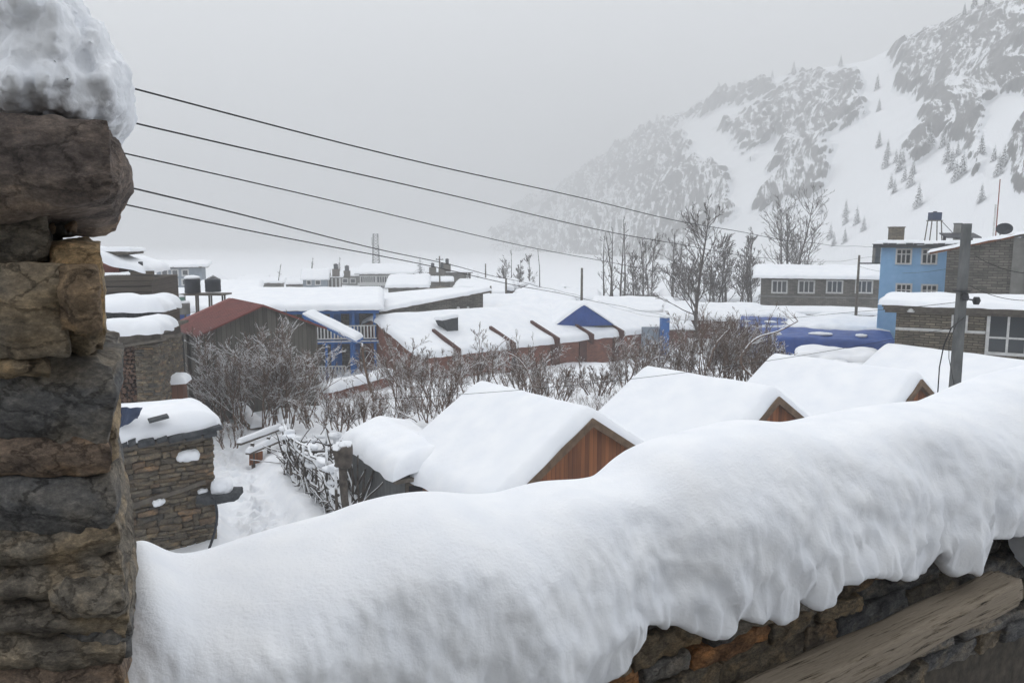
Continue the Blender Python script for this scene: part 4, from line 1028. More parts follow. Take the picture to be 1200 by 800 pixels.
# dark chimney hood on the roof
a = at(530, 377, 47.6)
t = thing('roof_hatch', 'dark boxy smoke hatch poking through the big snow roof', 'roof hatch', (a.x, 47.6, a.z-.6), th)
MB().hexa([(-.3, 0, a.z-.7), (.45, 0, a.z-.7), (.45, .8, a.z-.7), (-.3, .8, a.z-.7)], [(-.75, 0, a.z+.15), (.45, 0, a.z+.3), (.45, .8, a.z+.3), (-.75, .8, a.z+.15)]).build('hood', M['slate'], t)
mb = MB(); snow_sheet(mb, lambda a_, b_: (a_-.8, b_-.05, a.z+.16+a_*.12), 1.3, .95, .2, 12, 12, r=.15, seed=4); mb.build('snow_cover', M['snow'], t)
# blue gable house behind G
Y = 52.6; A = at(647, 384, Y); B_ = at(719, 378, Y+2); pk = at(683, 357, Y+1); 
t = thing('blue_gable_house', 'snow roofed house with plain deep blue triangular gable above the brick hut', 'house', (A.x, A.y, -2.4), math.atan2(2, B_.x-A.x))
W_ = (Vector((B_.x-A.x, 2))).length; zb_ = (A.z+B_.z)/2-.08; pkz = pk.z
MB().prism([(0, 0, zb_), (W_, 0, zb_), (W_/2, 0, pkz)], (0, .15, 0)).build('gable', M['blue_tarp'], t)
MB().box((0.05, .15, -2.9), (W_-.05, 9, zb_-.01)).build('wall', M['stone_grey'], t)
hw = W_/2+.15
mb = MB(); snow_sheet(mb, lambda a_, b_: (a_-.15, b_-.05, zb_-.04+(pkz+.1-zb_)*(1-math.sqrt(((a_-hw)/hw)**2+.0015))), 2*hw, 9, .13, 40, 20, r=.13, seed=95, namp=.3); mb.build('snow_cover', M['snow'], t)
mb = MB(); mb.prism([(-.1, -.02, zb_-.06), (W_+.1, -.02, zb_-.06), (W_/2, -.02, pkz+.07), ], (0, -.01, 0))
# ridge roof running off to the left of that gable
simple_house(556, 668, 372, 57, -2.4, 8, 'low house with unbroken white roof behind the brick hut ridge', roof='gable_side', rise=1.25, seed=97, snow=.35, nsp=40)

# ---- E: blue balcony house
Y = 47; th = R(9); gz = -2.4
A = at(352, 368, Y-.5)
t = thing('balcony_house', 'bright blue balcony house with white railings under a long snow roof', 'house', (A.x, Y-.5, gz), th)
def el(px, py): q = on_plane(px, py, Vector((A.x, Y-.5, 0)), V(th)); d = q-Vector((A.x, Y-.5, q.z)); return d.dot(U(th)), q.z
W_, zt = el(443, 362); zt -= .05; zfl = el(410, 398)[1]; zr_ = el(410, 381)[1]
MB().box((-1.5, 1.3, gz-.4), (W_, 8, zt)).build('wall', M['stone_grey'], t)
mb = MB(); mb.box((-1.5, 1.22, gz), (W_-.02, 1.297, gz+2.0))
for i, px in enumerate((372, 384, 396, 408, 420, 432)):
    pass
mb = MB()
for (pa, pb) in ((385, 398), (408, 420)):
    xa, xb = el(pa, 375)[0], el(pb, 375)[0]; mb.box((xa, 1.2, zfl), (xb, 1.29, zt-.1)); mb.box((xa, 1.2, gz), (xb, 1.29, zfl-.3))
mb.build('door', M['blue_paint'], t)
for px in (358, 389, 414, 439):
    xa = el(px, 380)[0]; MB().box((xa-.08, -.04, gz-.3), (xa+.08, .12, zt-.02)).build('post', M['blue_paint'], t)
MB().box((-1.0, -.1, zfl-.22), (W_, 1.3, zfl-.04)).build('balcony_floor', M['blue_paint'], t)
MB().box((-1.0, -.13, zt-.2), (W_+.05, -.0, zt-.02)).build('eave_beam', M['blue_paint'], t)
mb = MB(); mb.box((-.9, -.09, zr_-.06), (W_-.1, -.04, zr_)); mb.box((-.9, -.09, zfl+.05), (W_-.1, -.04, zfl+.12)); mb.box((-.9, -.12, zfl-.12), (W_-.02, -.105, zfl-.05))
x_ = -.85
while x_ < W_-.15: mb.box((x_, -.08, zfl+.1), (x_+.085, -.05, zr_-.05)); x_ += .2
mb.build('railing', M['white_paint'], t)
mb = MB(); mb.box((-.9, -.09, gz+.85), (W_*.55, -.04, gz+.92)); x_ = -.85
while x_ < W_*.55: mb.box((x_, -.08, gz), (x_+.085, -.05, gz+.88)); x_ += .2
mb.build('railing', M['white_paint'], t)
mb = MB(); mb.box((el(429, 370)[0], 1.2, zfl+.5), (el(436, 370)[0], 1.28, zt-.15)); mb.build('shutter', M['wood_grey'], t)
MB().box((-8, -.3, zt), (W_+.15, 7, zt+.1)).build('roof', M['wood_grey'], t)
mb = MB(); snow_sheet(mb, lambda a_, b_: (a_-8, b_-.45, zt+.1+.85*sstep(0, 1, b_/13)), W_+8.3, 8.5, .36, 80, 34, r=.38, seed=101, namp=.16, wob=.3); mb.build('snow_cover', M['snow'], t)
# blue edged lean-to roof sloping down in front of it
a = at(380, 381, 42); b_ = at(417, 403, 42.5); 
t = thing('lean_to', 'blue edged lean-to roof with snow slanting down below the balcony', 'lean-to', (a.x, a.y, -2.4))
d = b_-a
MB().hexa([a+Vector((-1.2, 0, .45)), b_, b_+Vector((.0, 2.2, 0)), a+Vector((-1.2, 2.2, .45))], [a+Vector((-1.2, 0, .62)), b_+Vector((0, 0, .17)), b_+Vector((0, 2.2, .17)), a+Vector((-1.2, 2.2, .62))]).build('roof', M['blue_paint'], t, 'world')
mb = MB(); L_ = d.length+1.25
snow_sheet(mb, lambda u_, v_: tuple(a+Vector((-1.2, 0, .62))+(b_+Vector((0, 0, .17))-a-Vector((-1.2, 0, .62)))*(u_/L_)+Vector((0, v_, .0))), L_, 2.2, .16, 30, 14, r=.14, seed=6); mb.build('snow_cover', M['snow'], t, 'world')
for (xx, yy) in ((a.x, a.y+.3), (b_.x-.3, b_.y+.3)): MB().bar((xx, yy, -2.6), (xx, yy, b_.z+.03), .12, .12, up=(0, 1, 0)).build('post', M['blue_paint'], t, 'world')

# ---- F: stone house behind with the long rake
Y = 51; th = R(33); A = at(446, 366, Y)
t = thing('stone_house', 'plain grey stone house with long rising roof edge behind the balcony house', 'house', (A.x, Y, -2.4), th)
q = on_plane(566, 343, A, V(th)); W_ = (Vector((q.x-A.x, q.y-Y))).length
MB().prism([(0, 0, -2.9), (W_, 0, -2.9), (W_, 0, q.z), (0, 0, A.z)], (0, 7.5, 0)).build('wall', M['stone_grey'], t)
s = (q.z-A.z)/W_
MB().prism([(-.2, -.35, A.z-.02), (W_+.5, -.35, q.z+.02), (W_+.5, -.35, q.z+.12), (-.2, -.35, A.z+.1)], (0, 8, 0)).build('roof', M['wood_grey'], t)
mb = MB(); snow_sheet(mb, lambda a_, b_: (a_-.3, b_-.4, A.z+.11+a_*s*(1-.5*b_/8)+.1*sstep(0, 8, b_)), W_+.8, 8.3, .26, 50, 30, r=.3, seed=111, namp=.2, wob=.4); mb.build('snow_cover', M['snow'], t)
x_ = W_*.74
mb = MB(); mb.lathe((0, 0, 0), [(.12, 0), (.12, .08)], 10); mb.v = [Vector((x_+v.x, -v.z, A.z+s*x_-.75+v.y)) for v in mb.v]; mb.build('vent', M['white_paint'], t)
mb = MB(); mb.lathe((0, 0, 0), [(.09, 0), (.09, .08)], 10); mb.v = [Vector((x_+.8+v.x, -v.z, A.z+s*x_-.75+v.y)) for v in mb.v]; mb.build('vent', M['white_paint'], t)

# ---- red roofed house behind the big bush
pn_ = pz(307, 357, 3.3); pf = pz(269, 349, 3.3)
th = math.atan2(-(pf.x-pn_.x), pf.y-pn_.y); L = (pf-pn_).length
gz = -1.9; hw = 2.75; ze = 2.15; zr = 3.3
t = thing('red_roof_house', 'plank walled house with rusty red sheet roof behind the big snowy bush', 'house', (pn_.x, pn_.y, gz), th)
MB().prism([(-hw+.2, .15, gz-.5), (hw-.2, .15, gz-.5), (hw-.2, .15, ze+.05), (0, .15, zr-.06), (-hw+.2, .15, ze+.05)], (0, L-.2, 0)).build('wall', M['plank_grey'], t)
rf = MB()
for sg in (-1, 1): rf.prism([(0, -.2, zr), (sg*(hw+.15), -.2, ze-.05), (sg*(hw+.15), -.2, ze-.12), (0, -.2, zr-.07)][::sg], (0, L+.3, 0))
for i in range(int(L/.3)):
    for sg in (-1, 1): rf.bar((0, -.1+i*.3, zr+.012), (sg*(hw+.14), -.1+i*.3, ze-.04), .03, .02)
rf.build('roof', M['red_metal'], t)
MB().box((-hw+.15, 1.2, gz+.9), (-hw+.2-.003, 2.0, gz+2.9)).build('door', M['wood_grey'], t)
mb = MB(); mb.bar((-hw+.1, .1, gz), (-hw+.1, .1, ze), .14, .14, up=(0, 1, 0)); mb.bar((-hw+.12, L*.5, gz), (-hw+.12, L*.5, ze), .12, .12, up=(0, 1, 0)); mb.build('corner_post', M['wood_grey'], t)

# ---- A: stacked-timber house, top left
Y = 29; A = at(90, 346, Y)
t = thing('log_house', 'old house of stacked grey timbers with snow on broken roof', 'house', (A.x, Y, -1.8), R(10))
ztm = at(0, 346, Y).z
def ax_(px): return (at(px, 330, Y).x-A.x)
MB().box((0, 0, -2.3), (ax_(172), 4, at(0, 327, Y).z)).build('wall', M['log_old'], t)
for (z_, a_, b_) in ((347, 100, 171), (340, 100, 173), (333, 96, 172), (327, 100, 175), (321, 150, 175)):
    zz = at(0, z_, Y).z; MB().box((ax_(a_), -.12, zz-.07), (ax_(b_), .1, zz+.1)).build('beam', M['log_old'], t)
zz = at(0, 326, Y).z
mb = MB(); snow_sheet(mb, lambda a_, b_: (a_+ax_(90), b_-.2, zz+.02+max(0, .55-.35*a_/2)*1.6), ax_(165)-ax_(90), 3.6, .32, 30, 20, r=.25, seed=121, namp=.6, wob=.6); mb.build('snow_cover', M['snow'], t)
zz = at(0, 297, Y).z
MB().hexa([(ax_(88), .2, zz-.25), (ax_(148), .2, zz-.02), (ax_(148), 2, zz-.02), (ax_(88), 2, zz-.25)], [(ax_(88), .2, zz+.08), (ax_(148), .2, zz+.08), (ax_(148), 2, zz+.08), (ax_(88), 2, zz+.08)]).build('upper_slab', M['wood_grey'], t)
MB().box((ax_(88), .6, at(0, 314, Y).z-.2), (ax_(131), 1.8, zz-.1)).build('upper_wall', M['red_paint'], t)
mb = MB(); snow_sheet(mb, lambda a_, b_: (a_+ax_(86), b_+.1, zz+.09), ax_(151)-ax_(86), 2.0, .14, 20, 12, r=.12, seed=122); mb.build('upper_snow', M['snow'], t)
mb = MB(); mb.box((ax_(148), -.05, at(0, 318, Y).z-.05), (ax_(156), .15, at(0, 311, Y).z)); mb.box((ax_(158), .05, at(0, 312, Y).z), (ax_(162), .2, at(0, 307, Y).z)); mb.build('roof_stone', M['slate'], t)

# ---- B: wood store with stone pier
Y = 24; A = at(80, 400, Y); gz = -1.6; th = R(8)
t = thing('wood_store', 'small stone woodshed with sagging timber eave and deep snow roof', 'woodshed', (A.x, Y, gz), th)
def bl(px, py): q = on_plane(px, py, Vector((A.x, Y, 0)), V(th)); d = q-Vector((A.x, Y, q.z)); return d.dot(U(th)), q.z
xp0, zt = bl(157, 404); xp1, _ = bl(184, 404)
MB().box((0, 1.1, gz-.4), (xp1-.05, 3.2, zt-.05)).build('back_wall', M['painted_dim'], t)
mb = MB(); rr_ = random.Random(8)
rubble(mb, (xp0, 0, 0), (1, 0, 0), (0, -1, 0), xp1-xp0, gz-.3, zt, rr_, rh=(.05, .1), sl=(.15, .4), dep=.1, n=3, jit=.02)
rubble(mb, (xp1, 0, 0), (0, 1, 0), (1, 0, 0), 2.8, gz-.3, zt, rr_, rh=(.05, .1), sl=(.15, .4), dep=.1, n=3, jit=.02)
mb.box((xp0+.04, .05, gz-.3), (xp1-.08, 3.0, zt-.03)); mb.build('pier', M['rock_mid'], t)
e1x, e1z = bl(187, 394); 
mb = MB()
mb.bar((0, -.1, zt+.02), (e1x+.1, -.1, e1z), .22, .2); mb.bar((0, -.22, zt+.22), (e1x, -.22, e1z+.12), .1, .1); mb.bar((xp0-.3, -.3, zt-.0), (e1x+.3, -.3, e1z-.06), .08, .09)
mb.bar((e1x-.2, -.2, e1z), (e1x+.35, 1, e1z-.1), .09, .1)
mb.build('eave_beam', M['wood_grey'], t)
MB().hexa([(-.1, -.2, zt+.13), (e1x, -.2, e1z+.1), (e1x, 3.4, e1z+.1), (-.1, 3.4, zt+.13)], [(-.1, -.2, zt+.28), (e1x, -.2, e1z+.2), (e1x, 3.4, e1z+.2), (-.1, 3.4, zt+.28)]).build('roof', M['wood_grey'], t)
mb = MB(); snow_sheet(mb, lambda a_, b_: (a_-.1, b_-.35, zt+.28+(e1z-zt-.08)*min(1, a_/e1x)), e1x+.15, 2.0, .42, 40, 26, r=.38, seed=131, namp=.2, wob=.35, fs=1); mb.build('snow_cover', M['snow'], t)
mb = MB()
rubble(mb, (.0, 1.75, 0), (1, 0, 0), (0, -1, 0), e1x-.45, zt+.55, zt+1.0, rr_, rh=(.1, .16), sl=(.2, .5), dep=.2, n=3, amp=.25, jit=.05); mb.build('upper_stones', M['slate'], t)
mb = MB(); snow_sheet(mb, lambda a_, b_: (a_-.1, b_+1.7, zt+.98), e1x-.3, 2.2, .42, 30, 22, r=.35, seed=132, namp=.35, wob=.5, fs=1); mb.build('snow_cover', M['snow'], t)
# the firewood inside: cut log ends
fw = thing('firewood_stack', 'dark stack of split firewood filling the woodshed opening', 'firewood', (A.x, Y, gz), th)
fm_bark = noisy('firewood_end_grain', [(.3, (.07, .035, .024)), (.7, (.17, .10, .065))], 3)
mb = MB(); z_ = gz; x_w0 = bl(128, 420)[0]
while z_ < zt-.1:
    x_ = x_w0
    while x_ < xp0-.04:
        r_ = rr_.uniform(.045, .085); n = 6
        yv = rr_.uniform(.1, .3); zz = z_+r_+rr_.uniform(-.02, .02)
        mb.tube([(x_+r_, yv, zz), (x_+r_+rr_.uniform(-.03, .03), yv+.6, zz)], r_*rr_.uniform(.8, 1), rr_.choice((4, 5, 6, 7)), smooth=False); x_ += 2*r_*.98
    z_ += .125
mb.build('log', fm_bark, fw)
# ---- C: rusty board bin with snow hat
Y = 25.5; A = at(187, 476, Y); B_ = at(212, 449, Y)
t = thing('board_bin', 'rusty brown boarded box with snow cap beside the woodshed pier', 'box', (A.x, Y, -1.8), R(12))
w_ = B_.x-A.x; MB().box((0, 0, -2.2), (w_, .7, B_.z-.1)).build('body', M['board_rust'], t)
MB().box((-.08, -.08, B_.z-.1), (w_+.1, .8, B_.z-.0)).build('lid', M['board_rust'], t)
mb = MB(); snow_sheet(mb, lambda a_, b_: (a_-.1, b_-.1, B_.z), w_+.22, .95, .24, 16, 14, r=.2, seed=9); mb.build('snow_cover', M['snow'], t)

# ---- D: the stone hut beside the path
th = R(33); Rr = pz(258, 503, 1.85); 
o = Vector((Rr.x, Rr.y, 0))-U(th)*4.38
gz = -1.0
t = thing('stone_hut', 'flat roofed rubble stone hut with snow slab right beside the trodden path', 'hut', (o.x, o.y, gz), th)
mb = MB(); rr_ = random.Random(21)
wd = lambda x, z: False
edge = lambda x, z: x > 4.2-.30*sstep(.55, .0, (z-gz)/3)*1.2
rubble(mb, (0, 0, 0), (1, 0, 0), (0, -1, 0), 4.2, gz-.4, 1.66, rr_, rh=(.04, .17), sl=(.1, .55), dep=.16, n=5, amp=.22, jit=.04, skip=lambda x, z: x > 4.02 and z < .2 and False)
rubble(mb, (4.2, 0, 0), (0, 1, 0), (1, 0, 0), 2.2, gz-.4, 1.66, rr_, rh=(.05, .13), sl=(.12, .42), dep=.16, n=3, amp=.16, jit=.025)
mb.build('wall', M['rock_mid'], t)
MB().box((0, .06, gz-.4), (4.12, 2.2, 1.62)).build('core', M['mortar'], t)
mb = MB(); mb.bar((0, -.05, 1.70), (4.05, -.05, 1.74), .14, .1); mb.build('lintel', M['wood_grey'], t)
mb = MB(); mb.bar((.3, -.04, .02), (4.0, -.05, .72), .1, .09); mb.bar((1.5, -.09, .28), (3.2, -.1, .62), .06, .06); mb.build('tie_beam', M['wood_grey'], t)
mb = MB(); x_ = .5
while x_ < 4.3:
    w_ = rr_.uniform(.12, .4); stone(mb, (x_+w_/2, -.05+rr_.uniform(-.05, .05), 1.83+rr_.uniform(-.02, .03)), (w_/2, 0, .02), (0, .22, 0), (0, 0, rr_.uniform(.05, .1)), 3, .2, .2, x_*7); x_ += w_*1.15
mb.bar((3.55, -.15, 1.86), (4.36, -.12, 1.95), .3, .09)
mb.build('coping_slates', M['slate'], t)
mb = MB(); snow_sheet(mb, lambda a_, b_: (a_-.1, b_-.12+.05*mn.noise(Vector((a_*2, 0, 0))), 1.86+.02*a_), 4.45, 2.3, .36, 60, 30, r=.28, seed=141, namp=.35, wob=.45, fs=.9); mb.build('snow_cover', M['snow'], t)
for (px, py, w_, h_) in ((220, 533, 11, 6), (185, 587, 6, 4), (237, 575, 5, 3)):
    q = on_plane(px, py, o, V(th)); m2 = MB(); stone(m2, q-V(th)*.06, U(th)*(w_/FPX*16.5), V(th)*.1, (0, 0, h_/FPX*16.5), 6, .8, .35, px); m2.build('snow_patch', M['snow'], t, 'world')
q = pz(150, 492, 2.2)
o_ = MB(); a = at(134, 482, 15.6); b_ = at(160, 483, 15.6)
sh = thing('plastic_sheet', 'crumpled navy plastic sheet poking out of the hut roof snow', 'plastic sheet', (a.x, 15.6, 2.2))
o_.grid(lambda u, v: (a.x+(b_.x-a.x)*u, 15.6+.25*v+.06*math.sin(u*9), b_.z+.05-.42*(1-v)*(1-.55*u)+.05*mn.noise(Vector((u*4, v*4, 2)))), 16, 8)
o_.build('sheet', M['navy'], sh, 'world')
a = at(174, 493, 15.9); b_ = at(197, 487, 16.1)
o = MB().bar(a, b_, .3, .05).build('roof_slate', M['slate']); meta(o, 'dark slate sliver showing through the hut roof snow', 'slate', kind='thing')
# stone with snow cap jutting at the hut corner and the hose
a = at(263, 580, 16.6)
t = thing('jutting_stone', 'dark stone with snow cap sticking out of the hut corner above path', 'stone', (a.x, a.y, a.z-.2))
mb = MB(); stone(mb, a, (.3, .1, 0), (0, .3, 0), (0, 0, .09), 5, .3, .25, 5); stone(mb, a+Vector((-.25, 0, -.02)), (.3, 0, 0), (0, .3, 0), (0, 0, .1), 5, .3, .25, 9); mb.build('rock', M['slate'], t, 'world')
mb = MB(); stone(mb, a+Vector((-.05, 0, .2)), (.2, 0, 0), (0, .2, 0), (0, 0, .17), 10, .9, .15, 6); mb.build('snow_cap', M['snow'], t, 'world')
pts = [at(246, 582, 16.4), at(251, 585, 16.1), at(254, 597, 16.0), at(254, 610, 16.0), at(251, 625, 16.0), at(246, 640, 16.0), at(240, 655, 16.0)]
def smoothline(pts, k=6):
    out = []
    for i in range(len(pts)-1):
        p0, p1, p2, p3 = pts[max(i-1, 0)], pts[i], pts[i+1], pts[min(i+2, len(pts)-1)]
        for j in range(k):
            t_ = j/k; out.append(.5*((2*p1)+(p2-p0)*t_+(2*p0-5*p1+4*p2-p3)*t_*t_+(3*p1-p0-3*p2+p3)*t_**3))
    return out+[pts[-1]]
o = MB().tube(smoothline(pts), .028, 8).build('hose', M['black_plastic']); meta(o, 'black rubber hose curving down from the hut corner', 'hose', kind='thing')

# ---- low brick wall with snow in front of the balcony house
a = pz(386, 459, -1.2); b_ = pz(462, 440, -1.3)
t = thing('garden_wall', 'low red brick garden wall topped with thick snow below the balcony', 'wall', (a.x, a.y, -2.2), math.atan2(b_.y-a.y, b_.x-a.x))
L_ = (Vector((b_.x-a.x, b_.y-a.y))).length
MB().box((0, 0, -2.8), (L_, .9, -1.2)).build('brickwork', M['brick'], t)
mb = MB(); snow_sheet(mb, lambda a_, b2: (a_-.1, b2-.1, -1.19), L_+.2, 1.1, .34, 40, 12, r=.3, seed=151, namp=.35); mb.build('snow_cover', M['snow'], t)
# ---- unseen house added behind the viewer to darken faces towards the lens
t = thing('shading_house', 'unseen stone house and eave added behind the terrace to darken the parapet front', 'house', (0, -2.4, 4.3))
MB().box((-7, -6, -1.2), (8, -2.2, 7.6)).build('wall', M['stone_tan'], t)
MB().hexa([(-7.5, -6.5, 7.9), (8.5, -6.5, 7.9), (8.5, -1.7, 7.62), (-7.5, -1.7, 7.62)], [(-7.5, -6.5, 8.05), (8.5, -6.5, 8.05), (8.5, -1.7, 7.77), (-7.5, -1.7, 7.77)]).build('roof', M['wood_grey'], t)

# ================================================================== FAR BUILDINGS
# middle distance roofs past the blue gable
simple_house(700, 790, 366, 72, -2.4, 9, 'grey shadowed low roof patched with snow beyond the blue gable', roof='gable_side', rise=1.1, seed=201, snow=.22)
simple_house(785, 893, 374, 66, -2.4, 8, 'low brown walled house with white roof behind the tall reddish trunk', wallm='board_rust', roof='gable_side', rise=1.0, seed=202, snow=.32, nsp=36)
simple_house(733, 806, 386, 60, -2.4, 4, 'short snow roofed hut at the end of the brick hut', wallm='brick', roof='flat', rise=.6, seed=203, snow=.3)
simple_house(893, 1045, 368, 66, -2.4, 2.4, 'narrow snow topped lean-to along the foot of four window building', wallm='brick', roof='flat', rise=.2, seed=204, snow=.25, nsp=24)
# wide building with window band and its neighbours
W = 150
simple_house(397, 486, 324, 152, -3, 16, 'distant cement building with small square windows beside the glazed one', wallm='grey_render', roof='flat', rise=.9, seed=211, snow=.5, ov=.6, wins=[(402, 324+3, 407, 331, 1, .2), (411, 327, 416, 331, 1, .2)])
t, A, Wd, zt = simple_house(421, 492, 321.5, 138, -3, 14, 'distant long building with white framed band of windows on two floors', wallm='grey_render', roof='flat', rise=1.2, seed=212, snow=.5, ov=.8,
    wins=[(423, 324.3, 439.5, 330.5, 7, .22), (442, 324.3, 470, 330.5, 10, .22), (472, 324.8, 490, 331, 7, .22), (432, 334, 488, 338, 20, .15)])
MB().box((-.3, -.5, at(0, 333, 138).z-.25), (Wd, -.0, at(0, 333, 138).z+.25)).build('balcony_band', M['white_paint'], t)
simple_house(355, 383, 328, 120, -3, 8, 'small distant blue-grey gabled house', wallm='blue_grey', roof='gable_side', rise=1.6, seed=213, snow=.3, wins=[(360, 329, 364, 333, 1, .15), (370, 329, 375, 333, 1, .15)])
t, A, Wd, zt = simple_house(380, 399, 326, 125, -3, 6, 'small distant porch house with pale posts', wallm='wood_grey', roof='flat', rise=.3, seed=214, snow=.3)
for i in range(5): MB().box((Wd*i/4.2-.1, -.6, -3), (Wd*i/4.2+.15, -.4, zt)).build('post', M['white_paint'], t)
simple_house(504, 551, 320, 118, -3, 12, 'distant flat dark stone building with rubble and tanks on the roof', wallm='stone_grey', roof='flat', rise=.3, seed=215, snow=.3)
simple_house(488, 508, 325, 128, -3, 8, 'narrow distant grey stair block between two buildings', wallm='concrete', roof='flat', rise=.2, seed=216, snow=.2)
simple_house(534, 598, 341, 88, -2.6, 10, 'low grey house with wide snow roof beyond the rising roof edge', wallm='grey_render', roof='flat', rise=.5, seed=217, snow=.4)
t, A, Wd, zt = simple_house(556, 588, 345, 80, -2.6, 6, 'tiny hut with deep blue sheet on roof beside thin pole', wallm='blue_tarp', roof='flat', rise=.3, seed=218, snow=.3)
simple_house(600, 640, 351, 78, -2.6, 5, 'small hut with bright blue gable peeping over the white ridge', wallm='blue_tarp', roof='gable_front', rise=1.0, seed=219, snow=.25, ov=.25)
simple_house(500, 528, 331, 105, -2.6, 5, 'small distant shed beside the dark stone building', wallm='stone_grey', roof='flat', rise=.3, seed=220, snow=.4)
simple_house(183, 236, 314, 95, -2.6, 9, 'tall pale blue-grey house fading in mist behind the roof tanks', wallm='blue_grey', roof='flat', rise=.3, seed=221, snow=.3, ov=.8,
    wins=[(190, 317, 196, 322, 1, .15), (202, 317, 208, 322, 1, .15), (214, 317, 220, 322, 1, .15), (190, 328, 196, 333, 1, .15), (202, 328, 208, 333, 1, .15), (214, 328, 220, 333, 1, .15)])
simple_house(275, 330, 333, 110, -3, 8, 'low ruined stone house in mist beside the lone bare tree', wallm='stone_grey', roof='flat', rise=.3, seed=222, snow=.4)
simple_house(172, 216, 351, 52, -2.4, 6, 'blue sheet roofed house behind the small grey gable', wallm='blue_tarp', roof='flat', rise=.2, seed=223, snow=.12, roofm='blue_tarp')
simple_house(170, 203, 362, 44, -2.4, 4, 'small grey house with white snow roof below the blue sheet house', wallm='grey_render', roof='gable_side', rise=.7, seed=224, snow=.25)
simple_house(640, 700, 352, 84, -2.6, 8, 'low white roofed house between blue gable and thin pole', wallm='stone_grey', roof='gable_side', rise=.8, seed=225, snow=.4)
simple_house(778, 890, 352, 95, -2.6, 8, 'distant long snow roof behind the row of bare trees', wallm='stone_grey', roof='gable_side', rise=.9, seed=226, snow=.4)
simple_house(228, 300, 344, 70, -2.6, 8, 'white roofed house behind the ridge of the red sheet roof', wallm='stone_grey', roof='flat', rise=.4, seed=227, snow=.35)

for k_, (x0_, x1_, yt_, Y_, lb_, wm_, rf_) in enumerate([(566, 604, 338, 96, 'small brown hut with domed snow roof near the thin sapling', 'board_rust', 'gable_side'), (604, 634, 341, 100, 'tiny grey hut behind the wispy tree', 'stone_grey', 'gable_front'),
        (648, 676, 345, 102, 'tiny snow roofed hut touching the slim pole', 'stone_grey', 'gable_front'), (690, 722, 347, 106, 'low snowy hut at the foot of the poplars', 'board_rust', 'gable_side'), (730, 772, 345, 112, 'grey hut half hidden by the tree row', 'stone_grey', 'gable_side'),
        (455, 500, 338, 84, 'low white roofed annex beyond the rising roof edge of stone house', 'stone_grey', 'flat'), (335, 356, 333, 130, 'far snow covered byre beside the small gabled house', 'stone_grey', 'gable_side'), (610, 648, 356, 66, 'low hut whose snow roof meets the blue gable roof', 'brick', 'gable_side'),
        (238, 262, 330, 120, 'far grey byre fading behind the black roof tanks', 'stone_grey', 'gable_front'), (550, 575, 329, 135, 'far dark house beside the snow dusted conifers', 'stone_grey', 'flat')]):
    simple_house(x0_, x1_, yt_, Y_, -2.8, 7, lb_, wallm=wm_, roof=rf_, rise=.9, seed=240+k_, snow=.3, nsp=20, ov=.35)
for k_, (x0_, x1_, yt_, Y_, lb_, wm_) in enumerate([(470, 500, 320, 165, 'far pale two storey block rising behind the glazed building', 'grey_render'), (285, 312, 327, 150, 'far flat roofed block beyond the ruined stone house', 'blue_grey'),
        (528, 556, 326, 150, 'far grey block between dark stone building and conifers', 'stone_grey'), (405, 432, 318, 175, 'farthest grey block whose roof shows over the cement building', 'concrete')]):
    simple_house(x0_, x1_, yt_, Y_, -2.8, 9, lb_, wallm=wm_, roof='flat', rise=.3, seed=270+k_, snow=.3, nsp=16, ov=.3,
        wins=[(lerp(x0_, x1_, f), yt_+2, lerp(x0_, x1_, f+.12), yt_+4.5, 1, .12) for f in (.1, .33, .56, .8)])
# ---- roof tanks on their frame
def drum_tank(x0, x1, yt, yb, Y, label, group=None, m='black_plastic', name='water_tank', snow=True):
    a = at(x0, yb, Y); b_ = at(x1, yt, Y); r_ = (b_.x-a.x)/2; h = b_.z-a.z; cx = (a.x+b_.x)/2
    t = thing(name, label, 'water tank', (cx, Y, a.z), 0, group)
    MB().lathe((cx-cx, 0, a.z), [(r_*.96, 0), (r_, .04), (r_*.97, h*.3), (r_, h*.33), (r_*.97, h*.63), (r_, h*.66), (r_, h*.88), (r_*.75, h*.97), (r_*.3, h)], 18).build('body', M[m], t)
    if snow:
        mb = MB(); stone(mb, (0, 0, a.z+h*.98), (r_*.8, 0, 0), (0, r_*.8, 0), (0, 0, h*.13), 6, 1, .15, x0); mb.build('snow_cap', M['snow'], t)
    else: MB().lathe((0, 0, a.z+h*.98), [(r_*.3, 0), (r_*.3, h*.06)], 10).build('lid', M[m], t)
    return t
drum_tank(217, 234, 325, 343, 40, 'black roof tank with thick snow cap on the red house side frame')
drum_tank(241, 258, 326, 342, 40, 'black roof tank almost bare of snow on the red house side frame', snow=False)
a = at(215, 344, 40); b_ = at(262, 342, 40)
t = thing('tank_trestle', 'timber frame of thin posts carrying the two black roof tanks', 'trestle', (a.x, 40, -2.1))
for i in range(7):
    x_ = lerp(a.x, b_.x, i/6); MB().bar((x_, 40+(i % 2)*.6, -2.2), (x_+.05, 40+(i % 2)*.6, a.z-.05), .07, .07, up=(0, 1, 0)).build('post', M['wood_grey'], t, 'world')
MB().box((a.x-.1, 39.6, a.z-.08), (b_.x+.1, 40.9, a.z-.0)).build('platform', M['wood_grey'], t, 'world')
for (x0, x1, yt, yb, lb, m_) in ((207, 216, 347, 358, 'pale green barrel with snow on top under the tank frame', 'green_plastic'), (208, 222, 354, 368, 'wider grey green barrel standing by the red roof corner', 'grey_render')):
    t = drum_tank(x0, x1, yt, yb, 39, lb, m=m_, name='barrel'); t['category'] = 'barrel'
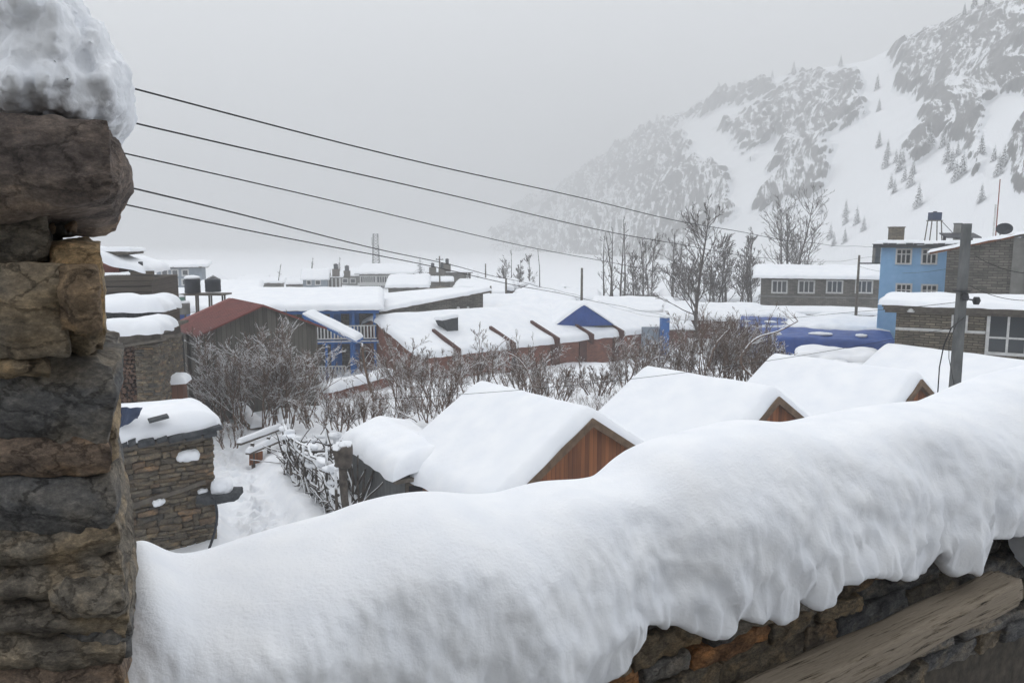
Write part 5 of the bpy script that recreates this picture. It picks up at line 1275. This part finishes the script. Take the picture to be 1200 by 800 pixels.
for (x0, x1, yt, yb, Y, lb) in ((391, 396, 309, 315, 120, 'dark tank on stilts above the small porch house'), (404, 409, 311, 317, 132, 'grey tank on the roof beside the stilted tank'), (505, 509, 308, 313, 116, 'dark tank on the rubble-topped stone building'), (522, 526, 303, 309, 116, 'dark tank raised highest on the rubble-topped stone building'), (516, 520, 308, 314, 116, 'middle dark tank of rubble-topped stone building')):
    t = drum_tank(x0, x1, yt, yb, Y, lb, snow=False)
    xx = (at(x0, yb, Y).x+at(x1, yb, Y).x)/2-t.location.x; zb_ = at(0, yb, Y).z
    MB().box((-.5, -.4, zb_-1.2), (.5, .4, zb_-.01)).build('stand', M['wood_grey'], t)

# ---- telecom mast
a = at(440, 274, 210); gz = -2.4
t = thing('telecom_mast', 'slim lattice telecom mast fading in mist behind the glazed building', 'mast', (a.x, 210, gz))
mb = MB(); H = a.z-gz; n = 14
for sx_, sy_ in ((-1, -1), (1, -1), (1, 1), (-1, 1)): mb.bar((sx_*1.0, sy_*1.0, gz), (sx_*.6, sy_*.6, a.z), .1, .1, up=(0, 1, 0))
for i in range(n):
    z0 = gz+H*i/n; z1 = gz+H*(i+1)/n; w0 = 1-.4*i/n; w1 = 1-.4*(i+1)/n
    for (ax1, ay1, ax2, ay2) in ((-1, -1, 1, -1), (1, -1, 1, 1), (1, 1, -1, 1), (-1, 1, -1, -1)):
        mb.bar((ax1*w0, ay1*w0, z0), (ax2*w1, ay2*w1, z1), .05, .05); mb.bar((ax2*w0, ay2*w0, z0), (ax1*w1, ay1*w1, z1), .05, .05); mb.bar((ax1*w1, ay1*w1, z1), (ax2*w1, ay2*w1, z1), .05, .05)
mb.build('lattice', M['dark_metal'], t)
mb = MB(); 
for sx_ in (-1, 1): mb.box((sx_*.9-.15, -.9, a.z-3), (sx_*.9+.15, -.7, a.z-1))
mb.build('antenna', M['white_paint'], t)

# ---- small poles in the town
for (px, pt_, Y, lb, arm) in ((682, 314, 62, 'short dark power pole rising behind the blue gable', 0), (593, 326, 72, 'leaning dark pole beside the small blue roofed huts', 0), (515, 300, 100, 'power pole with crossarms in front of the dark stone building', 1),
                              (569, 309, 110, 'thin pole in the mist near the snow laden conifers', 0), (575, 335, 78, 'stubby pole by the low grey house', 0)):
    pole(px, pt_, None, Y, .13, .09, 'utility_pole', lb, 'utility pole', m='wood_grey', arms=((.4, .5, .1, 'crossarm'),) if arm else ())

# ================================================================== TREES AND BUSHES
def limb(mb, p, d, L, r0, r1, rng, segs=4, wob=.18, up=.06, sides=3):
    pts = [p.copy()]; q = p.copy(); dd = d.copy()
    for i in range(segs):
        dd = (dd+Vector((rng.gauss(0, wob), rng.gauss(0, wob), rng.gauss(0, wob)+up))).normalized(); q = q+dd*(L/segs); pts.append(q.copy())
    mb.tube(pts, [lerp(r0, r1, i/segs) for i in range(segs+1)], sides, smooth=sides > 3, caps=False)
    return pts, dd
def branch(mb, p, d, L, r, depth, rng, spread=.6, kids=(4, 6), up=.06, ratio=.55, rmin=.006, wob=.14, start=.25, sides=3):
    pts, dd = limb(mb, p, d, L, r, max(rmin, r*.35), rng, 5 if depth > 1 else 3, wob, up, sides if depth < 3 else 6)
    if depth <= 0: return
    for k in range(rng.randint(*kids)):
        t_ = rng.uniform(start, 1.0); i = min(int(t_*(len(pts)-1)), len(pts)-2); f = t_*(len(pts)-1)-i
        q = pts[i].lerp(pts[i+1], f); ax_d = (pts[i+1]-pts[i]).normalized()
        perp = ax_d.cross(Vector((rng.gauss(0, 1), rng.gauss(0, 1), rng.gauss(0, 1)))).normalized()
        sp = spread*rng.uniform(.6, 1.3)
        nd_ = (ax_d*math.cos(sp)+perp*math.sin(sp)).normalized()
        branch(mb, q, nd_, L*ratio*rng.uniform(.6, 1.15)*(1.15-.45*t_), max(rmin, r*.5*(1.2-.5*t_)), depth-1, rng, spread, kids, up, ratio, rmin, wob, start, sides)
def bush(px, py, Y, h, w, label, stems=9, depth=2, kids=(5, 8), seed=1, rmin=.009, lean=.0, r=.03, name='bush', m='twig', group='bare snowy bushes between the houses', z=None, spread=.5):
    rng = random.Random(seed); a = at(px, py, Y); gz = (a.z if z is None else z)
    t = thing(name, label, 'bush', (a.x, Y, gz), 0, group)
    mb = MB()
    for i in range(stems):
        an = rng.uniform(0, 2*math.pi); rad = w*.22*math.sqrt(rng.random())
        p = Vector((rad*math.cos(an), rad*math.sin(an)*.7, -.15)); tilt = rng.uniform(.15, 1)*w/h*.62
        d = Vector((math.cos(an)*tilt+lean+rng.gauss(0, .08), math.sin(an)*tilt*.7, 1)).normalized()
        branch(mb, p, d, h*rng.uniform(.6, .95), r*rng.uniform(.7, 1.2), depth, rng, spread, kids, .05, .5, rmin, .13, .15)
    mb.build('branches', M[m], t, 'local')
    return t
# the great bush before the red roofed house
def bpt(px, py, Y): return at(px, py, Y)
bush(272, 492, 30.5, 3.3, 3.2, 'round snow frosted bush covering the red roofed house, part by the plank wall', 16, 3, (5, 7), 301, .007, lean=-.04)
bush(303, 498, 29.5, 3.9, 4.0, 'densest and tallest snowy bush in front of the red roofed house gable', 19, 3, (5, 7), 302, .007)
bush(338, 490, 30, 3.7, 3.6, 'snow frosted bush spreading towards the blue balcony house', 16, 3, (5, 7), 303, .007, lean=.12)
B = [(508, 474, 31, 3.3, 2.4, 'airy tall bush whose twigs cross the dark roof hatch', 10, 3, (4, 6)), (560, 468, 33, 2.6, 2.6, 'airy bush in front of the second roof parapet', 9, 3, (4, 6)),
     (620, 462, 34, 2.7, 2.6, 'airy bush reaching up before the middle of the brick hut', 9, 3, (4, 6)), (848, 444, 36, 3.6, 3.0, 'tallest brown bush beneath the tallest bare tree', 13, 3, (4, 6)), (880, 446, 35, 3.3, 2.6, 'tall brown bush screening the blue tarpaulins', 12, 3, (4, 6)),
     (478, 478, 30, 3.3, 2.6, 'fountain shaped bush of thin pale stems before the maroon wall', 12, 3, (4, 6)), (455, 492, 27, 1.7, 2.4, 'low tangled bush at the foot of fountain shaped one', 10, 2, (6, 9)),
     (398, 500, 25, 1.2, 2.4, 'low snow crusted bush behind the wattle fence', 10, 2, (6, 9)), (428, 500, 25, 1.5, 2.2, 'low snow crusted bush near the grey shed roof', 10, 2, (6, 9)),
     (520, 486, 28, 2.7, 2.2, 'slim bush by the roof peak of the first cabin', 9, 3, (4, 5)), (505, 488, 26, 1.4, 2.4, 'matted low bush against the first cabin roof', 10, 2, (6, 9)),
     (612, 470, 31, 2.3, 2.6, 'twiggy bush just behind the first cabin ridge', 10, 3, (4, 6)), (643, 476, 29, 2.0, 2.6, 'dark matted bush between first and second cabins', 12, 3, (4, 6)),
     (700, 458, 34, 2.2, 2.6, 'snow laden bush with drooping crown before the brick hut', 12, 3, (4, 6)), (735, 450, 33, 1.9, 2.6, 'bush above the peak of the second cabin', 10, 3, (4, 6)),
     (770, 446, 35, 2.4, 2.6, 'bush beside the blue post at the hut end', 11, 3, (4, 6)), (800, 448, 35, 2.8, 2.8, 'dense brown bush behind the second cabin roof', 13, 3, (4, 6)),
     (832, 450, 34, 2.9, 2.8, 'dense brown bush under the red stained trunk', 14, 3, (4, 6)), (862, 452, 34, 3.0, 2.8, 'dense brown bush with a thick white limb', 14, 3, (4, 6)),
     (890, 452, 33, 2.7, 2.4, 'frosted bush reaching to the blue tarpaulins', 14, 3, (4, 6)), (905, 446, 36, 2.5, 2.0, 'frosted bush in the corner beneath the blue tarpaulins', 10, 3, (4, 6)),
     (232, 430, 45, 1.4, 1.6, 'small bush at the far end of the trodden path', 8, 2, (5, 7)), (268, 520, 26, 1.0, 1.4, 'leafless scrub at the foot of the largest bush', 8, 2, (5, 7)),
     (372, 497, 26.5, 1.5, 1.8, 'scrub between largest bush and wattle fence', 9, 2, (5, 8)), (530, 450, 38, 1.6, 3.0, 'low scrub on the snow bank under the parapeted roof', 9, 2, (6, 8)), (757, 430, 46, 1.8, 2.4, 'small bush in front of the short snow roofed hut', 8, 3, (3, 5))]
for i, (px, py, Y, h, w, lb, st_, dp_, kd) in enumerate(B):
    q = at(px, py, Y); bush(px, py, Y, h*(.72+.42*((i*37)%10)/10), w, lb, max(6, int(st_*1.05)), dp_, (kd[0]+1, kd[1]+1), 320+i, .0065, z=ground_base(q.x, Y)+.1 if q.z < ground_base(q.x, Y)+.1 else q.z)

rng = random.Random(77); mb = MB()
for i in range(1150):
    px, py = rng.uniform(385, 925), rng.uniform(432, 505)
    q = gnd(px, py); q.z += .25
    if q.y < 25 or q.y > 48 or path_d(q.x, q.y)[0] < 1.2: continue
    if mn.noise(Vector((q.x*.35, q.y*.35, 5))) < -.12: continue
    for k in range(rng.randint(3, 6)):
        d = Vector((rng.gauss(0, .55), rng.gauss(0, .4), 1)).normalized(); r0 = rng.uniform(.008, .016)
        pts, dd = limb(mb, q+Vector((rng.gauss(0, .12), rng.gauss(0, .12), -.1)), d, rng.uniform(.3, .9), r0, .006, rng, 4, .22, 0)
        for k2 in range(2): limb(mb, pts[rng.randint(1, 3)], (dd+Vector((rng.gauss(0, .7), rng.gauss(0, .7), .2))).normalized(), rng.uniform(.2, .5), .008, .005, rng, 2, .2, 0)
meta(mb.build('undergrowth', M['twig']), 'tangled low scrub poking through snow between the houses and the cabins', 'undergrowth', kind='stuff')

def bare_tree(px, ybase, ytop, Y, label, seed, w=.35, r=.16, depth=3, kids=(6, 9), single=True, m='bark', rmin=.02, group='bare trees in the valley behind the roofs', trunks=1, name='bare_tree'):
    rng = random.Random(seed); a = at(px, ytop, Y); gz = ground_base(a.x, Y); H = a.z-gz
    t = thing(name, label, 'tree', (a.x, Y, gz), 0, group)
    tr = MB(); cr = MB()
    for k in range(trunks):
        off = Vector((rng.gauss(0, .3), rng.gauss(0, .3), -.3)) if trunks > 1 else Vector((0, 0, -.3))
        tilt = Vector((rng.gauss(0, .10 if trunks > 1 else .03), rng.gauss(0, .06), 1)).normalized()
        pts, dd = limb(tr, off, tilt, H*(1 if k == 0 else rng.uniform(.7, .95)), r, .025, rng, 10, .035, .02, 7)
        n = int(26*w/.35)
        for i in range(n):
            t_ = rng.uniform(.22, .98); ii = min(int(t_*10), 9); q = pts[ii].lerp(pts[ii+1], t_*10-ii)
            an = rng.uniform(0, 2*math.pi); el = rng.uniform(.5, 1.1)
            d = Vector((math.cos(an)*math.cos(el), math.sin(an)*math.cos(el), math.sin(el)))
            branch(cr, q, d, H*w*(1.1-.75*t_)*rng.uniform(.5, 1.1), r*.35*(1.15-t_*.8), depth-1, rng, .5, kids if depth > 2 else (3, 5), .08, .5, rmin, .12, .2)
    tr.build('trunk', M[m], t, 'local'); cr.build('crown', M[m], t, 'local')
    return t
T = [(820, 360, 240, 62, 'tallest bare tree with a red and yellow stained trunk', 401, .42, .2, 1), (709, 345, 272, 92, 'slender bare poplar, first of the pair by the cliffs', 402, .2, .14, 1), (716, 345, 262, 90, 'slender bare poplar standing tallest in the left clump'.replace('left clump', 'poplar clump'), 403, .2, .14, 1),
     (726, 345, 258, 88, 'upright bare poplar with double stem near the thin pole', 404, .18, .15, 2), (733, 345, 254, 94, 'upright poplar whose tip passes the upper wire', 405, .18, .15, 1), (757, 345, 280, 90, 'wide bare tree in the middle of the tree row', 406, .35, .14, 1),
     (766, 345, 276, 96, 'forked bare tree behind the wide one in the tree row', 407, .35, .13, 2), (788, 345, 268, 92, 'dense twin stemmed bare tree before the grey cliff', 408, .35, .15, 2), (796, 345, 275, 98, 'slim bare tree touching the tallest one', 409, .25, .13, 1),
     (838, 350, 285, 85, 'shrubby bare tree beside the tallest tree', 410, .4, .11, 3), (853, 350, 272, 88, 'bare tree with many fine stems above the long snow roof', 411, .35, .12, 3), (868, 350, 268, 90, 'bare tree with white dusted twigs above the long snow roof', 412, .35, .12, 2),
     (882, 350, 276, 84, 'bare tree next to the corner of four window building', 413, .35, .11, 3), (633, 350, 288, 100, 'single thin sapling standing up from the white roofs', 415, .06, .1, 1),
     (624, 350, 297, 102, 'small leaning bare tree beside the thin sapling', 416, .3, .09, 1), (598, 338, 290, 115, 'tall wispy tree in mist above the snowy sheds', 417, .12, .1, 1),
     (322, 334, 306, 112, 'lone narrow bare tree beside the ruined house', 418, .16, .12, 1), (366, 325, 300, 170, 'faint pair of narrow trees above the porch house', 419, .16, .2, 2), (395, 320, 300, 175, 'faint bare tree behind the stilted tank', 420, .16, .2, 2),
     (590, 340, 300, 120, 'faint bushy tree in mist by the conifers', 421, .3, .1, 3), (608, 345, 303, 125, 'faint broad tree in mist by the wispy one', 422, .3, .1, 3), (745, 350, 290, 86, 'short bare tree in the gap of the tree row', 423, .35, .1, 2), (808, 350, 292, 86, 'short many stemmed tree under the tallest tree', 424, .4, .09, 3)]
for (px, yb, yt, Y, lb, sd_, w, r, tk) in T: bare_tree(px, yb, yt, Y, lb, sd_, w, r, trunks=tk, depth=3 if w > .25 else 2, kids=(3, 5))
bare_tree(931, 306, 222, 100, 'big spreading bare tree on the slope above the four window building', 414, .42, .2, trunks=3, depth=3, kids=(3, 4), group=None)
bare_tree(944, 306, 262, 98, 'small bare tree crowding the big spreading one', 425, .4, .1, trunks=2, depth=3, kids=(2, 4), group=None)
# paint on the trunk of the tallest tree
def conifer(mesh, x, y, z, s, label, group, first=[None]):
    t = thing('conifer', label, 'conifer', (x, y, z), 0, group); t.scale = (s, s, s)
    o = bpy.data.objects.new('foliage', mesh); C.objects.link(o); o.parent = t; return t
def fir_mesh(seed):
    rng = random.Random(seed); mb = MB(); H = 1.0
    mb.tube([(0, 0, -.1), (0, 0, 1)], [.03, .005], 5)
    for i in range(16):
        z = .1+.88*i/16; R_ = .24*(1-z)**.8+.02; k = 9
        for j in range(k):
            an = j*2*math.pi/k+i*.7+rng.uniform(-.2, .2); L = R_*rng.uniform(.7, 1.2)
            d = Vector((math.cos(an), math.sin(an), 0)); s_ = Vector((-d.y, d.x, 0))*L*.28
            p = Vector((0, 0, z)); q = p+d*L+Vector((0, 0, -L*.5)); mb.add([p, p+d*L*.5+s_-Vector((0, 0, L*.2)), q, p+d*L*.5-s_-Vector((0, 0, L*.2))], [(0, 1, 2, 3)])
    o = mb.build('foliage', M['fir']); me = o.data; bpy.data.objects.remove(o); return me
firs = [fir_mesh(i) for i in range(3)]
dgm = bpy.data.meshes
from mathutils.bvhtree import BVHTree
bvh = BVHTree.FromPolygons([Vector(v) for v in mv], mf)
FIRS = [(1038, 196), (1050, 190), (1054, 200), (1060, 212), (1044, 220), (1040, 184), (1067, 218), (1058, 192), (1048, 226), (991, 262), (1004, 262), (991, 252), (973, 280), (990, 284), (977, 287), (1076, 242), (1070, 205), (1030, 172), (1030, 130), (1028, 105), (1110, 190), (1122, 183), (1128, 205), (1115, 200), (1120, 212), (1105, 172), (1090, 168), (1170, 205), (1165, 188), (1150, 180),
        (842, 108), (905, 92), (1130, 12), (1142, 9), (1157, 7), (930, 86), (985, 78), (770, 145), (902, 238), (1012, 270), (962, 250), (1150, 236), (1176, 195)]
for i, (px, py) in enumerate(FIRS):
    h = bvh.ray_cast(CP, ray(px, py).normalized())
    if h[0] is None: h = bvh.ray_cast(CP, ray(px, py+6).normalized())
    if h[0] is None: continue
    p = h[0]; s_ = random.Random(i).uniform(5, 8.5)*(h[3]/300)**.5
    lb = 'tiny fir standing on the skyline ridge of the mountain' if i in range(30, 38) else 'small dark fir dusted with snow on the open mountain slope'
    conifer(firs[i % 3], p.x, p.y, p.z-.5, s_, lb, 'firs along the mountain skyline' if i in range(30, 38) else 'small firs dotted over the mountain slope')
# snowy conifers far down the village
for (px, yt, Y, lb) in ((492, 298, 125, 'narrow dark conifer beside the glazed distant building'), (548, 318, 112, 'rounded snowy conifer next to dark stone building'), (560, 318, 118, 'snow-dusted conifer behind the thin misty pole')):
    a = at(px, yt, Y); t = conifer(firs[1], a.x, Y, -2.4, a.z+2.4, lb, None); 

# ---- saplings and single stems near the yard
def stem(pts, r0, r1, name, label, cat, m='twig', tw=0, seed=1, group=None):
    t = thing(name, label, cat, tuple(pts[0]), 0, group); mb = MB(); pp = smoothline(pts, 4); rng = random.Random(seed)
    mb.tube(pp, [lerp(r0, r1, i/(len(pp)-1)) for i in range(len(pp))], 6)
    for i in range(tw):
        k = rng.randint(len(pp)//3, len(pp)-1); d = Vector((rng.gauss(0, 1), rng.gauss(0, .6), abs(rng.gauss(.6, .6)))).normalized()
        branch(mb, pp[k], d, rng.uniform(.4, .9), .014, 1, rng, .5, (3, 5), .05, .5, .008)
    mb.build('branches', M[m], t, 'world'); return t
stem([at(446, 500, 27), at(438, 470, 27), at(428, 432, 27), at(424, 402, 27)], .07, .035, 'sapling', 'dark single trunk leaning up in front of the balcony house', 'tree', tw=5)
stem([at(598, 470, 30), at(578, 440, 30), at(580, 412, 30), at(596, 395, 30)], .03, .012, 'sapling', 'bent pale sapling arching before the brick hut window', 'tree', tw=6, seed=3)
stem([at(628, 462, 29), at(618, 435, 29), at(607, 420, 29), at(592, 412, 29)], .035, .02, 'sapling', 'white arched sapling crossing the brick hut wall', 'tree', tw=4, seed=4)
stem([at(896, 452, 32), at(868, 425, 32), at(884, 398, 32), at(912, 388, 32), at(935, 376, 32)], .06, .03, 'sapling', 'thick crooked snow covered branch reaching over the tarpaulins', 'tree', tw=14, seed=5)
stem([at(830, 430, 33), at(838, 405, 33), at(852, 388, 33)], .045, .03, 'sapling', 'straight snowy limb slanting by the red stained trunk', 'tree', tw=3, seed=6)
a = at(823, 411, 61.5)
# ---- wattle fence, rails and props in the yard
def fence_run(A, B, h, rng, t, rails=5, posts=5, brush=30, thick=.045, jumble=.15):
    d = (B-A); L = d.length; d.normalize(); up = Vector((0, 0, 1)); nrm = Vector((-d.y, d.x, 0))
    for i in range(posts):
        p = A+d*(L*i/(posts-1)); MB().tube([p-up*.2, p+up*h*rng.uniform(.95, 1.3)+nrm*rng.uniform(-.1, .1)], [.05, .035], 6).build('post', M['stick'], t, 'world')
    mb = MB()
    for i in range(rails):
        z = h*(i+.6)/rails
        p = A+up*(z+rng.uniform(-jumble, jumble)); q = B+up*(z+rng.uniform(-jumble, jumble))
        pts = [p.lerp(q, k/8)+nrm*rng.uniform(-.08, .08)+up*rng.uniform(-.05, .05) for k in range(9)]
        mb.tube(pts, thick*rng.uniform(.7, 1.3), 6)
    for i in range(brush):
        p = A+d*rng.uniform(0, L)+nrm*rng.uniform(-.15, .15)+up*rng.uniform(-.1, h*.5); an = rng.gauss(.55, .55)
        dd = (d*math.cos(an)*rng.choice((1, 1, -1))+up*math.sin(an)+nrm*rng.uniform(-.25, .25)).normalized()
        limb(mb, p, dd, rng.uniform(.5, 1.4), rng.uniform(.02, .045), .014, rng, 4, .12, 0, 5)
    mb.build('woven_sticks', M['stick'], t, 'world')
    sm = MB()
    for i in range(int(L*3.4)):
        p = A+d*rng.uniform(0, L)+nrm*rng.uniform(-.12, .12)+up*h*rng.choice((rng.uniform(.9, 1.08), rng.uniform(.25, .9)))
        stone(sm, p, d*rng.uniform(.08, .26), nrm*rng.uniform(.08, .15), up*rng.uniform(.04, .1), 5, .9, .3, rng.random()*99)
    sm.build('snow_clumps', M['snow'], t, 'world')
rr_ = random.Random(44)
P_ = [gnd(338, 556), gnd(372, 580), gnd(402, 622)]
t = thing('wattle_fence', 'tangled wattle fence of dark sticks and snow leading to the grey shed', 'fence', tuple(P_[0]))
fence_run(pz(334, 552, -1.0), pz(396, 625, -1.0), 1.5, rr_, t, 8, 7, 95)
t = thing('wattle_fence', 'upper wattle fence of thin stakes along the back of the snowy yard', 'fence', tuple(gnd(340, 530)))
fence_run(pz(340, 545, -1.1), pz(412, 548, -1.1), .95, rr_, t, 3, 6, 26)
t = thing('stick_pile', 'heap of leaning sticks and stumps against the grey shed wall', 'stick pile', tuple(gnd(405, 590)))
mb = MB()
for i in range(26):
    p = pz(rr_.uniform(395, 425), rr_.uniform(575, 608), -1.0); d = Vector((rr_.gauss(.0, .5), rr_.gauss(.2, .3), 1)).normalized()
    limb(mb, p, d, rr_.uniform(.6, 1.7), rr_.uniform(.03, .07), .02, rr_, 4, .1, 0, 6)
mb.build('sticks', M['stick'], t, 'world')
t = thing('log_stump', 'rough knotted dark stump with snow in the yard corner', 'stump', tuple(at(402, 528, 17.6)))
mb = MB(); stone(mb, at(402, 531, 17.6), (.2, 0, 0), (0, .2, 0), (0, 0, .28), 6, .6, .4, 5); limb(mb, at(401, 535, 17.6), Vector((.02, 0, -1)), 1.4, .1, .09, rr_, 4, .05, 0, 7); mb.build('wood', M['stick'], t, 'world')
# rail bench with orange board
a = pz(290, 531, -.85); b_ = pz(338, 512, -.85); up = Vector((0, 0, 1)); d = (b_-a).normalized(); nn = Vector((-d.y, d.x, 0))
t = thing('rail_gate', 'double plank rail loaded with snow closing the yard beside the path', 'gate', (a.x, a.y, -1.0))
for k_, z in enumerate((0, .32)):
    MB().bar(a+up*(z*.9)+nn*z, b_+up*(z*.9)+nn*z, .16, .09).build('rail', M['wood_grey'], t, 'world')
    mb = MB(); L_ = (b_-a).length
    snow_sheet(mb, lambda u_, v_: tuple(a+up*(z*.9+.05)+nn*(z+v_-.1)+d*u_), L_, .2, .14, 40, 8, r=.08, seed=160+k_, namp=.5); mb.build('snow_strip', M['snow'], t, 'world')
for f in (.12, .5, .95): MB().bar(a+d*(L_*f)-up*.7, a+d*(L_*f)+up*.28, .1, .1, up=(0, 1, 0)).build('post', M['stick'], t, 'world')
MB().bar(a-up*.25+d*.1, a+d*.75-up*.3, .05, .36).build('orange_board', M['plank_orange'], t, 'world')
# snow-laden rubble walls along the lane
def rubble_wall(pa, pb, z0, h, label, seed, w=.5):
    a = gnd(*pa); b_ = gnd(*pb); d = (b_-a); L = d.length; th = math.atan2(d.y, d.x); gz = min(a.z, b_.z)
    t = thing('rubble_wall', label, 'stone wall', tuple(a), th); r_ = random.Random(seed)
    mb = MB(); rubble(mb, (0, 0, 0), (1, 0, 0), (0, -1, 0), L, a.z-.2, a.z+h, r_, rh=(.08, .18), sl=(.15, .45), dep=w, n=3, amp=.2, jit=.05, k=.4); mb.build('stonework', M['rock_mid'], t)
    sm = MB(); snow_sheet(sm, lambda u_, v_: (u_-.05, v_-.05, a.z+h-.05+(b_.z-a.z)*0), L+.1, w+.1, .28, 40, 10, r=.22, seed=seed, namp=.5, wob=.6, fs=1.3); sm.build('snow_cover', M['snow'], t)
rubble_wall((262, 486), (295, 512), 0, .75, 'short rubble wall at the foot of the largest bush by the path', 71)
rubble_wall((240, 466), (262, 486), 0, .6, 'low rubble wall between plank house and the trodden path', 72)
rubble_wall((196, 448), (200, 428), 0, .9, 'snow topped rubble wall at the far end of the lane', 73)
# ---- wires overhead
def wire(pts_px, YA, YB, label, r=.014, ext=.0, name='power_line', deg=2):
    A = at(pts_px[0][0], pts_px[0][1], YA); B = at(pts_px[-1][0], pts_px[-1][1], YB)
    dv = Vector((B.x-A.x, B.y-A.y, 0)); L = dv.length; dv.normalize(); n = Vector((-dv.y, dv.x, 0)); S = []
    for (px, py) in pts_px:
        q = on_plane(px, py, A, n); S.append(((Vector((q.x-A.x, q.y-A.y, 0))).dot(dv)/L, q.z))
    # least-squares parabola z(t)
    m_ = [[0]*4 for _ in range(3)]
    for t_, z in S:
        w = 1
        b3 = (1, t_, t_*t_)
        for i in range(3):
            for j in range(3): m_[i][j] += w*b3[i]*b3[j]
            m_[i][3] += w*b3[i]*z
    for i in range(3):
        pv_ = m_[i][i]
        for j in range(i, 4): m_[i][j] /= pv_
        for k in range(3):
            if k != i:
                f = m_[k][i]
                for j in range(i, 4): m_[k][j] -= f*m_[i][j]
    c = [m_[i][3] for i in range(3)]
    N = 60; pts = []
    for i in range(N+1):
        t_ = -ext+(1+ext)*i/N
        z = c[0]+c[1]*t_+c[2]*t_*t_; pts.append(Vector((A.x+dv.x*L*t_, A.y+dv.y*L*t_, z)))
    o = MB().tube([p+Vector((0, 0, (.02 if L > 25 else .0)*math.sin(i*.5+pts_px[0][1]))) for i, p in enumerate(pts)], r*.72, 5).build(name, M['wire']); meta(o, label, 'power line', kind='thing'); return pts
wire([(155, 96), (440, 176), (600, 215), (730, 250), (860, 272), (960, 283), (1030, 289)], 7, 46, 'uppermost black wire sagging across the sky to the blue building', .012, ext=.03)
wire([(162, 130), (300, 173), (440, 215), (560, 246), (690, 268), (830, 290), (905, 303), (1007, 303)], 8, 58, 'second wire from the top, meeting the slim pole beside stone building', .013, ext=.03)
wire([(157, 175), (300, 214), (440, 252), (560, 280), (690, 303), (780, 318), (893, 325)], 9, 73, 'third wire from the top, ending at the four window building', .013, ext=.03)
wire([(147, 220), (300, 258), (440, 290), (560, 318), (650, 340), (682, 347)], 8, 62, 'fourth wire down, paired with the lowest one', .014, ext=.03)
wire([(138, 229), (300, 273), (440, 304), (515, 314), (640, 342), (700, 352), (790, 372)], 8.5, 60, 'lowest of the sky wires, running down behind the blue gable', .013, ext=.03)
wire([(1007, 312), (1060, 320), (1109, 315)], 57.5, 39, 'short sagging wire in front of the blue wall', .012)
wire([(1007, 303), (1028, 301)], 58, 50, 'short taut wire joining the slim pole to the blue building', .012)
wire([(440, 466), (540, 463), (620, 457), (750, 444), (815, 435), (900, 420), (1000, 404), (1055, 398), (1126, 382)], 14.2, 15, 'thin wire stretched low across the snowy cabin roofs to the concrete pole', .006)
wire([(700, 352), (800, 370), (890, 379), (1050, 381), (1128, 330)], 60, 15.2, 'long wire crossing above the blue tarpaulins to concrete pole', .008)
wire([(1143, 300), (1160, 309), (1200, 320)], 15, 14, 'black service wire leaving the concrete pole over the low house roof', .008)
wire([(1137, 335), (1160, 345), (1200, 352)], 15, 14, 'lower service wire leaving the concrete pole over the low house roof', .008)
# blue post at the end of the brick hut
a = at(779, 372, 55); t = thing('blue_post', 'short square blue painted post at the end of brick hut', 'post', (a.x, 55, -2.4)); MB().box((-.3, -.3, -2.6), (.3, .3, a.z)).build('shaft', M['blue_paint'], t)
mb = MB(); stone(mb, (0, 0, a.z+.05), (.3, 0, 0), (0, .3, 0), (0, 0, .12), 5, .9, .1, 3); mb.build('snow_cap', M['snow'], t)
MB().box((-1.6, .1, -2.6), (-.35, .3, a.z-.7)).build('grey_panel', M['blue_grey'], t)
# paint bands round the tallest tree
a = at(822, 395, 61.6); b1 = at(821, 348, 61.6); b2 = at(823, 372, 61.6)
